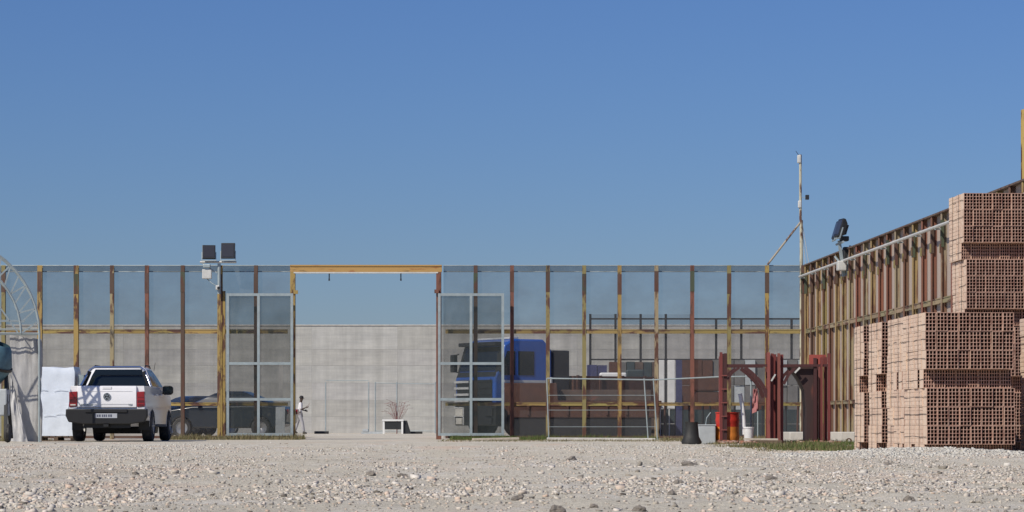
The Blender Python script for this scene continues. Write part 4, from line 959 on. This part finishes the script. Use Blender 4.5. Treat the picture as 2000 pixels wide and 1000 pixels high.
# local y forward (faces picture left), 4.2 m
carp = [(-2.05, .45), (-2.1, .85), (-1.9, .98), (-1.35, 1.02), (.95, 1.0), (1.85, .86), (2.05, .65), (2.05, .35)] + arch(1.30, .34, z0=.3) + arch(-1.25, .34, z0=.3)
MB().prism(carp, -.84, .84, 'x').build('body', MT['carblue'], ct, bevel=.05, smooth=True)
crg = [(1.0, .80, -1.6, 1.15), (1.2, .74, -1.2, .72), (1.40, .62, -.75, .28), (1.46, .54, -.6, .1)]
cc = MB().loft([ring(*r, c=.08) for r in crg]).build('cabin', MT['carblue'], ct, smooth=True)
def crr(z):
    for a, b in zip(crg, crg[1:]):
        if a[0] <= z <= b[0]: t = (z - a[0]) / (b[0] - a[0]); return [a[i] + (b[i] - a[i]) * t for i in range(4)]
for s in (-1, 1):
    for (ya, yb, yc, yd) in ((-1.25, -.15, -.15, -.62), (-.07, .95, .22, -.07)):
        a, b = crr(1.03), crr(1.37)
        MB().add([(s * (a[1] + .006), ya, 1.03), (s * (a[1] + .006), yb, 1.03), (s * (b[1] + .006), yc, 1.37), (s * (b[1] + .006), yd, 1.37)], [(0, 1, 2, 3)]).build('side_window', MT['glass'], cc)
    MB().box(-.07, .07, -.05, .05, -.06, .06).build('door_mirror', MT['carblue'], ct, loc=(s * .93, .75, 1.05), bevel=.02)
    for y in (1.30, -1.25):
        w_ = MB().lathe([(.2, -.1), (.28, -.1), (.31, -.06), (.31, .06), (.28, .1), (.2, .1)], 24, axis='x', cap=False).build('wheel', MT['rubber'], ct, smooth=True, loc=(s * .76, y, .31))
        r_ = MB().lathe([(.001, .02 * s), (.08, .05 * s), (.2, .06 * s), (.205, .09 * s)], 20, axis='x', cap=False).build('rim', MT['alloy'], w_, smooth=True)
    MB().box(-.15, .15, -.02, .04, -.07, .07).build('headlamp', MT['orange_lens'], ct, loc=(s * .6, 2.04, .7), bevel=.01)
    MB().box(-.12, .12, -.03, .02, -.08, .08).build('tail_lamp', MT['redlens'], ct, loc=(s * .65, -2.09, .82), bevel=.01)
a, b = crr(1.03), crr(1.40)
MB().add([(-.72, a[3] + .006, 1.03), (.72, a[3] + .006, 1.03), (.56, b[3] + .006, 1.40), (-.56, b[3] + .006, 1.40)], [(0, 1, 2, 3)]).build('windscreen', MT['glass'], cc)
MB().add([(-.72, a[2] - .006, 1.03), (.72, a[2] - .006, 1.03), (.56, b[2] - .006, 1.40), (-.56, b[2] - .006, 1.40)], [(0, 1, 2, 3)]).build('rear_window', MT['glass'], cc)
# second dark car half hidden farther left
c2 = copy_tree(ct); c2['label'] = 'dark car nose showing low between the rusty posts left of the floodlight post'; c2.location = (X(372, 96), 96, 0); c2.rotation_euler = (0, 0, math.radians(128))
ct['group'] = c2['group'] = 'dark cars behind the left fence'
# post and board seen through the left gate leaf
o = MB().prism([(-.06, -.05), (.06, -.05), (.035, .05), (-.035, .05)], 0, Z(712, 84), 'z').build('concrete_post', MT['cast'], None, loc=(X(549, 84), 84, 0)); tag(o, 'grey concrete post seen through the left gate leaf', 'post')
o = MB().box(-.14, .14, -.02, .02, 0, .95).build('leaning_board', MT['greybox'], None, loc=(X(547, 79), 79, .0), rot=(-.12, 0, 0)); tag(o, 'pale board leaning low behind the left gate leaf', 'board')

# ---------------------------------------------------------------- person walking by the gate
DPn = 117.0
pe = thing('person', 'person in white shirt and pale trousers walking right beside the left gate post', 'person', (X(585, DPn), DPn, 0), 0)
def skinned(name, verts, edges, rad, mat, root=0, lev=2):
    me = bpy.data.meshes.new(name); me.from_pydata(verts, edges, []); me.materials.append(mat)
    o = bpy.data.objects.new(name, me); COL.objects.link(o); o.parent = pe
    sk = o.modifiers.new('skin', 'SKIN'); sk.use_smooth_shade = True
    for i, v in enumerate(me.skin_vertices[0].data):
        r = rad[i]; v.radius = r if isinstance(r, tuple) else (r, r); v.use_root = (i == root)
    ss = o.modifiers.new('sub', 'SUBSURF'); ss.levels = lev; ss.render_levels = lev
    return o
# x = walking direction (picture right), y = away
J = {'pelvis': (0, 0, .90), 'waist': (.01, 0, 1.05), 'chest': (.04, 0, 1.25), 'neck': (.06, 0, 1.43), 'head0': (.085, 0, 1.53), 'head1': (.10, 0, 1.64),
     'hipL': (-.01, .09, .86), 'kneeL': (-.10, .09, .48), 'ankL': (-.22, .09, .12), 'toeL': (-.10, .09, .03),
     'hipR': (.01, -.09, .86), 'kneeR': (.14, -.09, .48), 'ankR': (.20, -.09, .08), 'toeR': (.34, -.09, .03),
     'shL': (.05, .18, 1.38), 'elL': (.02, .22, 1.10), 'wrL': (.22, .17, 1.05), 'shR': (.05, -.18, 1.38), 'elR': (.08, -.22, 1.09), 'wrR': (.29, -.16, 1.17)}
K = list(J)
E = [('pelvis', 'waist'), ('waist', 'chest'), ('chest', 'neck'), ('neck', 'head0'), ('head0', 'head1'), ('pelvis', 'hipL'), ('hipL', 'kneeL'), ('kneeL', 'ankL'), ('ankL', 'toeL'),
     ('pelvis', 'hipR'), ('hipR', 'kneeR'), ('kneeR', 'ankR'), ('ankR', 'toeR'), ('chest', 'shL'), ('shL', 'elL'), ('elL', 'wrL'), ('chest', 'shR'), ('shR', 'elR'), ('elR', 'wrR')]
Rr = dict(pelvis=(.13, .10), waist=(.12, .09), chest=(.14, .10), neck=.055, head0=.075, head1=.085, hipL=.085, kneeL=.055, ankL=.036, toeL=.03, hipR=.085, kneeR=.055, ankR=.036, toeR=.03,
          shL=.055, elL=.04, wrL=.026, shR=.055, elR=.04, wrR=.026)
skinned('body', [J[k] for k in K], [(K.index(a), K.index(b)) for a, b in E], [Rr[k] for k in K], MT['skin'])
K2 = ['waist', 'pelvis', 'chest', 'nk', 'shL', 'elL', 'shR', 'elR']; J2 = dict(J); J2['nk'] = (.055, 0, 1.40)
skinned('shirt', [J2[k] for k in K2], [(0, 1), (0, 2), (2, 3), (2, 4), (4, 5), (2, 6), (6, 7)], [(.14, .11), (.15, .115), (.155, .115), .06, .068, .058, .068, .058], MT['shirt'])
K3 = ['pelvis', 'hipL', 'kneeL', 'ankL', 'hipR', 'kneeR', 'ankR']
skinned('trousers', [J[k] for k in K3], [(0, 1), (1, 2), (2, 3), (0, 4), (4, 5), (5, 6)], [(.145, .11), .10, .075, .065, .10, .075, .065], MT['trousers'])
MB().lathe([(.001, -.02), (.07, .0), (.098, .05), (.088, .1), (.05, .135), (.001, .145)], 16).build('hair', MT['hair'], pe, smooth=True, loc=(.088, 0, 1.57))
MB().lathe([(.001, -.09), (.05, -.08), (.078, -.02), (.08, .05), (.05, .1), (.001, .11)], 16).lathe([(.02, .0), (.001, .04)], 8, c=(.088, 0, -.01), axis='x').build('head', MT['skin'], pe, smooth=True, loc=(.10, 0, 1.60))
for s, kk in ((1, 'L'), (-1, 'R')):
    a = Vector(J['ank' + kk]); b = Vector(J['toe' + kk]); MB().tube([a - Vector((.05, 0, .04)), a + Vector((.04, 0, -.03)), b], [.04, .05, .03], 8).build('shoe', MT['shoe'], pe, smooth=True)
    w = Vector(J['wr' + kk]); dv = (w - Vector(J['el' + kk])).normalized()
    h_ = MB().tube([w, w + dv * .05, w + dv * .09], [.025, .034, .028], 8).build('hand', MT['skin'], pe, smooth=True)
    for f in range(4):
        o_ = Vector((0, 0, (f - 1.5) * .017)); MB().tube([w + dv * .08 + o_, w + dv * (.12 + .005 * (f % 3)) + o_, w + dv * .135 + o_ + Vector((.0, -s * -.02, 0))], [.009, .008, .006], 5).build('finger', MT['skin'], h_, smooth=True)
    MB().tube([w + dv * .02 + Vector((0, 0, .03)), w + dv * .06 + Vector((0, 0, .05)), w + dv * .09 + Vector((0, 0, .045))], [.011, .01, .007], 5).build('thumb', MT['skin'], h_, smooth=True)
o = MB().box(-.02, .24, -.003, .003, -.02, .02).build('held_sheet', MT['paper'], None, loc=(pe.location.x + .33, DPn - .17, 1.18), rot=(0, -.95, 0)); tag(o, 'narrow board held up by the person by the gate', 'board')

# ---------------------------------------------------------------- things before the back wall
DB = 122.0
bf = thing('temporary_fence', 'thin mesh barrier of light posts before the concrete wall in the gateway', 'fence', (0, DB, 0), 0)
for p in (636, 720, 733, 775, 850): MB().tube([(X(p, DB), 0, 0), (X(p, DB), 0, Z(746, DB))], .028, 6).build('post', MT['galv'], bf, label=None)
for (p, q, r, u) in ((636, 720, 743, 743), (733, 775, 748, 749), (775, 850, 749, 750)): MB().tube([(X(p, DB), 0, Z(r, DB)), (X(q, DB), 0, Z(u, DB))], .02, 6).build('top_rail', MT['galv'], bf)
MB().tube([(X(733, DB), 0, .12), (X(850, DB), 0, .12)], .02, 6).build('bottom_rail', MT['galv'], bf)
sb = thing('saw_bench', 'white framed site bench with a dark panel before the concrete wall', 'bench', (X(768, 118), 118, 0))
for x in (-.42, .42): MB().box(x - .04, x + .04, -.3, -.22, 0, .58).build('leg', MT['whiteplastic'], sb); MB().box(x - .04, x + .04, .22, .3, 0, .58).build('leg', MT['whiteplastic'], sb)
MB().box(-.48, .48, -.32, .32, .58, .65).build('bench_top', MT['whiteplastic'], sb); MB().box(-.37, .37, -.27, -.24, .2, .565).build('front_panel', MT['truckgrey'], sb)
MB().prism([(.45, 0), (.80, 0), (.62, .6), (.45, .6)], -.2, .2, 'y').build('side_box', MT['truckgrey'], sb)
o = MB().box(-.32, .32, -.15, .15, 0, .12).build('timber_block', MT['sack'], None, loc=(X(628, 118), 118, 0), bevel=.02); tag(o, 'small dark block lying at the foot of the concrete wall', 'block')
o = MB().box(-.5, .5, -.15, .15, 0, .1).box(-.45, -.2, -.17, .17, .101, .22).build('timber_bearer', MT['greybox'], None, loc=(X(728, 118), 118, 0)); tag(o, 'low grey bearer left of the white bench', 'block')
o = MB().box(-.45, .45, -.12, .12, 0, .1).build('timber_bearer', MT['sack'], None, loc=(X(805, 118), 118.3, 0)); tag(o, 'low black bearer right of the white bench', 'block')
sh = thing('bare_shrub', 'reddish bare shrub standing behind the white bench', 'shrub', (X(775, 120), 120, 0))
m = MB()
for k in range(38):
    a = random.uniform(-.45, .45); h = random.uniform(.9, 1.5); x = random.gauss(0, .22)
    m.tube([(x * .3, random.uniform(-.1, .1), .6), (x + a * .3, random.uniform(-.2, .2), h), (x + a, random.uniform(-.2, .2), h + random.uniform(-.1, .12))], [.006, .005, .008], 3)
m.build('twigs', MT['twig'], sh); MB().tube([(0, 0, 0), (.02, 0, .8)], .025, 6).build('stem', MT['twig'], sh)

# clutter behind the right fence, seen through the net
def stack(name, label, cat, px0, px1, py0, dist, depth, mat, rows_=3, cols_=6, group=None, piece='panel', base=0.0):
    x0, x1 = X(px0, dist), X(px1, dist); zt_ = Z(py0, dist); t = thing(name, label, cat, ((x0 + x1) / 2, dist, base), 0, group)
    w = (x1 - x0) / cols_; h = (zt_ - base) / rows_
    for i in range(cols_):
        for j in range(rows_):
            dx, dz = random.uniform(.0, .02), random.uniform(.005, .03)
            MB().box(x0 - t.location.x + i * w + .01, x0 - t.location.x + (i + 1) * w - .012, random.uniform(-.06, .06), depth, j * h + .0, (j + 1) * h - dz).build(piece, mat if isinstance(mat, bpy.types.Material) else random.choice(mat), t)
    return t
stack('sheet_stack', 'low stack of brown weathered sheets behind the lorry body', 'stack of sheets', 1100, 1292, 787, 80.0, 1.2, MT['brownstuff'], 4, 3, piece='sheet')
stack('sheet_stack', 'long low stack under dark teal sheeting behind the red frames', 'stack of sheets', 1292, 1575, 799, 80.5, 1.0, MT['teal'], 2, 7, piece='sheet')
stack('panel_row', 'row of grey brown upright panels behind the right hand fence', 'panel row', 1330, 1600, 702, 97.0, .8, [MT['greybrown'], MT['greybrown'], MT['brownstuff'], MT['greybox'], MT['teal'], MT['rustred']], 3, 13)
stack('panel_row', 'short brown panel row with a dark top behind the lorry', 'panel row', 1190, 1290, 706, 96.0, .8, [MT['brownstuff'], MT['greybrown'], MT['teal'], MT['rustred']], 4, 6)
o = stack('site_cabinet', 'violet blue cabinet standing behind the fence beside the lorry', 'cabinet', 1147, 1186, 712, 92.0, .8, MT['violet'], 2, 2)
for k, (p0, p1) in enumerate(((1287, 1297), (1304, 1318))):
    dd = 79.0; o = MB().box(X(p0, dd), X(p1, dd), -.03, .03, .9, Z(703, dd)).box(X(p0, dd) + .03, X(p0, dd) + .06, -.02, .02, 0, .9).build('upright_board', MT['whiteplastic'], None, loc=(0, dd, 0), bevel=.01)
    tag(o, 'narrow white upright board, %s of the pair behind the fence' % ('left and thinner', 'right and wider')[k], 'board')
o = MB().box(X(1320, 79), X(1332, 79), -.03, .03, .0, Z(703, 79)).build('upright_board', MT['violet'], None, loc=(0, 79, 0)); tag(o, 'dark blue upright board next to the white pair', 'board')
for k, (p, y, w, h, mt, lb) in enumerate(((1165, 735, .35, .5, 'whiteplastic', 'pale machine cover in front of the violet cabinet'), (1197, 728, .45, .35, 'whiteplastic', 'white box on the clutter behind the fence'), (1240, 722, .3, .8, 'teal', 'dark green drum shape behind the fence'), (1380, 735, .5, .5, 'rustred', 'reddish crate before the grey brown panels'))):
    dd = 88.0; z1 = Z(y, dd); t = MB().box(-w, w, -.3, .3, z1 - h, z1).box(-w * .8, w * .8, -.25, .25, 0, z1 - h - .01).build('machine_cover', MT[mt], None, loc=(X(p, dd), dd, 0), bevel=.05); tag(t, lb, 'box')
for k in range(16):
    p = 1300 + k * 17 + random.uniform(-5, 5); dd = 79.6
    o = MB().tube([(0, 0, .0), (random.uniform(-.05, .05), 0, Z(random.uniform(782, 790), dd))], .035, 6).build('steel_prop', MT['truckgrey' if k % 3 else 'rustred'], None, loc=(X(p, dd), dd, 0))
    tag(o, 'short dark steel prop in the row standing behind the right fence', 'prop', 'short props behind the right fence')

# low mobile barrier before the right fence
DM = 70.5
mbf = thing('site_barrier', 'light tubular mobile barrier standing on a concrete strip before the right fence', 'barrier', (0, DM, 0))
for (p, q) in ((1068, 1072), (1258, 1266), (1276, 1284)):
    pb = 866 if q > 1270 else 858
    MB().tube([(X(p, DM), 0, Z(739, DM)), (X(q, DM), 0, .0)], .017, 8).build('post', MT['galv'], mbf, smooth=True)
for (p, r, q, u) in ((1068, 739, 1276, 742), (1276, 742, 1405, 736), (1405, 736, 1480, 735)): MB().tube([(X(p, DM), 0, Z(r, DM)), (X(q, DM), 0, Z(u, DM))], .019, 8).build('top_rail', MT['galv'], mbf, smooth=True)
MB().tube([(X(1480, DM), 0, 0), (X(1480, DM), 0, Z(735, DM))], .017, 8).build('post', MT['galv'], mbf, smooth=True)
for z in (.35, .8, 1.2): MB().tube([(X(1069, DM), 0, z), (X(1280, DM), 0, z)], .007, 4).build('wire', MT['galv'], mbf)
o = MB().box(X(1068, 69), X(1280, 69), -.12, .12, -.02, .075).build('kerb_strip', MT['cast'], None, loc=(0, 69, .0), rot=(0, .006, 0), bevel=.015); tag(o, 'long pale concrete kerb lying below the mobile barrier', 'kerb')
o = MB().box(-.6, .6, -.1, .1, 0, .06).build('plank', MT['palewood'], None, loc=(X(968, 67), 67, .01), rot=(0, -.02, .2), bevel=.01); tag(o, 'short pale plank lying in the weeds below the right gate leaf', 'plank')

# ---------------------------------------------------------------- red steel formwork frames
DR = 54.0
rf = thing('formwork_stand', 'dark red steel formwork frame with two knee braced openings', 'formwork frame', (X(1407, DR), DR, float(ground_z(8 * .5, DR))))
zt = Z(690, DR); zb = Z(716, DR)
def lx(p): return X(p, DR) - rf.location.x
RED = (0.145, 0.028, 0.025); RED2 = (.20, .055, .045); DRD = (.055, .014, .014)
for (p0, p1, y0, cl, top) in ((1406, 1411, 0, RED, 688), (1414, 1420, 0, DRD, 690), (1410, 1416, .35, DRD, 690), (1411, 1415, .9, RED2, 694), (1499, 1504, 0, RED2, 688), (1498, 1504, .2, RED, 689), (1513, 1519, .3, RED, 691), (1590, 1596, .05, DRD, 699), (1612, 1618, .2, RED, 697), (1502, 1509, .5, DRD, 691), (1507, 1512, .1, RED, 690), (1513, 1518, .9, DRD, 692), (1514, 1530, 1.0, DRD, 694), (1519, 1524, 0, RED2, 690), (1526, 1531, .1, RED, 692),
                              (1596, 1601, .3, DRD, 700), (1603, 1607, 0, RED, 698), (1609, 1613, .9, RED2, 700), (1617, 1622, 0, RED, 690)):
    w = lx(p1) - lx(p0); hgt = Z(top, DR)
    MB().prism([(0, 0), (w, 0), (w, .09), (w - .012, .09), (w - .012, .012), (.012, .012), (.012, .09), (0, .09)], 0, hgt, 'z').build('column', MT['redpaint'], rf, loc=(lx(p0), y0, 0), color=jit(cl, .15))
for y in (0.02, .95):
    MB().box(lx(1420), lx(1499), y, y + .06, zb - .0, zb + .05).build('beam', MT['redpaint'], rf, color=DRD)
    MB().box(lx(1531), lx(1617), y, y + .06, zb - .0, zb + .05).build('beam', MT['redpaint'], rf, color=DRD)
MB().box(lx(1584), lx(1617), .3, .36, zb + .052, Z(692, DR)).build('panel', MT['redpaint'], rf, color=(.30, .06, .045))
def knee(pts, y, w=.08, cl=DRD):
    q = [(lx(a), y, Z(b, DR)) for a, b in pts]; m = MB()
    for p0, p1 in zip(q, q[1:]): m.bar(p0, p1, .07, w)
    return m.build('knee_brace', MT['redpaint'], rf, color=cl)
for y in (.04, .98):
    knee([(1421, 742), (1430, 728), (1444, 718)], y, .05); knee([(1455, 718), (1468, 728), (1484, 744), (1493, 758), (1499, 776)], y, .075)
    knee([(1531, 750), (1540, 732), (1553, 719)], y, .06)
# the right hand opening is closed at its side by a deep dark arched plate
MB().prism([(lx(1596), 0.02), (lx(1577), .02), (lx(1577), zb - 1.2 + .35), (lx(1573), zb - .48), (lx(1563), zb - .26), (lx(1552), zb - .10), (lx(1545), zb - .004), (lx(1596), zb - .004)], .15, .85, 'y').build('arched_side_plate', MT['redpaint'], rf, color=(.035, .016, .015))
for k in range(5): MB().bar((lx(1408), -.03, .3 + k * .28), (lx(1420), -.03, .3 + k * .28), .02).build('tie', MT['redpaint'], rf, color=RED2)
MB().bar((lx(1506), -.04, zb - .3), (lx(1514), -.04, zb - .16), .03).build('loose_clamp', MT['galvwhite'], rf)
MB().bar((lx(1552), -.02, zb - .13), (lx(1562), -.02, zb - .02), .035).build('loose_clamp', MT['galvwhite'], rf)
MB().box(lx(1404), lx(1440), -.1, 1.0, -.02, .03).box(lx(1600), lx(1626), -.1, 1.0, -.02, .03).build('base_plate', MT['redpaint'], rf, color=DRD)

# barrel, sack, box, pipe, cloth, bucket
dr = thing('oil_drum', 'dented barrel painted red above and orange below behind the left red column', 'barrel', (X(1422, 54.6), 54.75, 0))
hD = Z(806, 54.7); pr = lambda z0, z1, rib: [(.235, z0), (.24, z0 + .01), (.24, z1 - .01), (.235, z1)]
def drum_band(z0, z1):
    out = []; n = 8
    for k in range(n + 1):
        z = z0 + (z1 - z0) * k / n; out.append((.245 + (.008 if k in (3, 4) else 0), z))
    return out
MB().lathe(drum_band(.0, hD * .55), 28).build('lower_shell', MT['drumorange'], dr, smooth=True)
MB().lathe(drum_band(hD * .55 + .001, hD), 28).build('upper_shell', MT['drumred'], dr, smooth=True)
MB().lathe([(.25, hD - .015), (.258, hD - .01), (.258, hD + .01), (.24, hD + .01), (.235, hD - .01)], 28, cap=False).build('rim', MT['drumred'], dr, smooth=True)
sk_ = MB(); nn = 14
prf = [(.20, 0), (.21, .05), (.16, .16), (.135, .30), (.13, .42), (.135, .46)]
sk_.lathe(prf, nn); sk_.v = [(x * (1 + .12 * mnoise.noise(Vector((x * 9, y * 9, z * 5)))), y * .8, z + .02 * mnoise.noise(Vector((x * 9, y * 7, 1)))) for x, y, z in sk_.v]
o = sk_.build('rubbish_sack', MT['sack'], None, smooth=True, loc=(X(1351, 54), 54, 0)); tag(o, 'slumped black sack standing left of the grey box', 'sack')
gb = thing('grey_box', 'light grey crate between the black sack and the barrel', 'crate', (X(1381, 54.5), 54.5, 0))
MB().box(-.18, .18, 0, .4, 0, .385).build('box_body', MT['greybox'], gb, bevel=.02); MB().box(-.19, .19, -.01, .41, .386, .41).build('lid', MT['greybox'], gb, bevel=.006)
MB().tube([(-.02, .1, .41), (.0, .08, .55), (.08, .06, .66)], .012, 6).build('handle', MT['galv'], gb, smooth=True)
o = MB().tube([(0, 0, 0.05), (-.005, 0, .35), (-.03, 0, .62), (-.075, 0, .86), (-.085, 0, .90)], .045, 10).build('plastic_pipe', MT['whiteplastic'], None, smooth=True, loc=(X(1453, 54.4), 54.4, .15)); tag(o, 'curved white plastic pipe standing right of the barrel', 'pipe')
o = sheet('hanging_cloth', [(0, 0, 0), (.14, 0, .06), (.12, 0, .52), (.02, 0, .52)], 6, 10, .07, None, MT['cloth']); o.location = (X(1469, 55), 55, .64); tag(o, 'faded red cloth hanging inside the left red frame', 'cloth')
o = MB().tube([(0, 0, 0), (0, 0, 1.45)], .02, 6).build('thin_pole', MT['galv'], None, loc=(X(1467, 55.05), 55.05, 0)); tag(o, 'thin pole the faded red cloth hangs from', 'pole')
bk = thing('white_bucket', 'white bucket at the foot of the curved pipe', 'bucket', (X(1462, 54.3), 54.3, .0))
MB().lathe([(.085, .06), (.11, .34)], 18).build('shell', MT['whiteplastic'], bk, smooth=True); MB().lathe([(.11, .33), (.118, .33), (.118, .36), (.11, .36)], 18, cap=False).build('rim', MT['whiteplastic'], bk)
MB().box(-.1, .1, -.1, .1, 0, .058).build('wooden_base', MT['wood'], bk)
o = MB().box(-.33, .33, -.09, .09, 0, .035).build('plank', MT['palewood'], None, loc=(X(1486, 52), 52, .10), rot=(0, .01, .1)); tag(o, 'pale plank lying on the rubble under the red frame', 'plank')
for (px, d, w, h, lb) in ((1500, 53, .28, .09, 'low dark timber under the pale plank'), (1450, 53.5, .25, .08, 'short dark timber at the foot of the barrel')):
    o = MB().box(-w, w, -.1, .1, 0, h).build('timber', MT['wood'], None, loc=(X(px, d), d, .0), bevel=.01); tag(o, lb, 'timber')
for (px, w, d, lb) in ((1537, .13, 57, 'leftmost pale concrete block behind the red frame'), (1562, .22, 57, 'pale concrete block between the red frame columns'), (1632, .17, 57, 'pale concrete block just right of the red frame'), (1656, .16, 57, 'pale concrete block beside the foot of the brick stack')):
    o = MB().box(-w, w, 0, .25, 0, .25).build('concrete_block', MT['cast'], None, loc=(X(px, d), d, 0), bevel=.02, rot=(0, 0, random.uniform(-.1, .1))); tag(o, lb, 'block', 'pale concrete blocks behind the red frame')
o = MB().lathe([(.035, -.03), (.06, -.03), (.06, .03), (.035, .03)], 18, axis='y', cap=False).build('pipe_ring', MT['rustred'], None, loc=(X(1658, 53), 53, .075)); tag(o, 'small rusty pipe end lying before the concrete blocks', 'pipe')
def heap(n, x0, x1, y0, y1, s0):
    x = rng.uniform(x0, x1, n); y = rng.uniform(y0, y1, n); return np.stack([x, y], 1), rng.uniform(s0 * .4, s0 * 1.5, n)
for (a, b, d0, d1, n, s_) in ((1405, 1475, 52.6, 54.2, 260, .06), (1560, 1640, 53, 55.2, 360, .06)):
    xy, sz = heap(n, X(a, 53.5), X(b, 53.5), d0, d1, s_); o = scatter_stones('rubble', xy, sz, MT['rubble'], 'broken brick rubble at the foot of the red frame', sink=-.6)
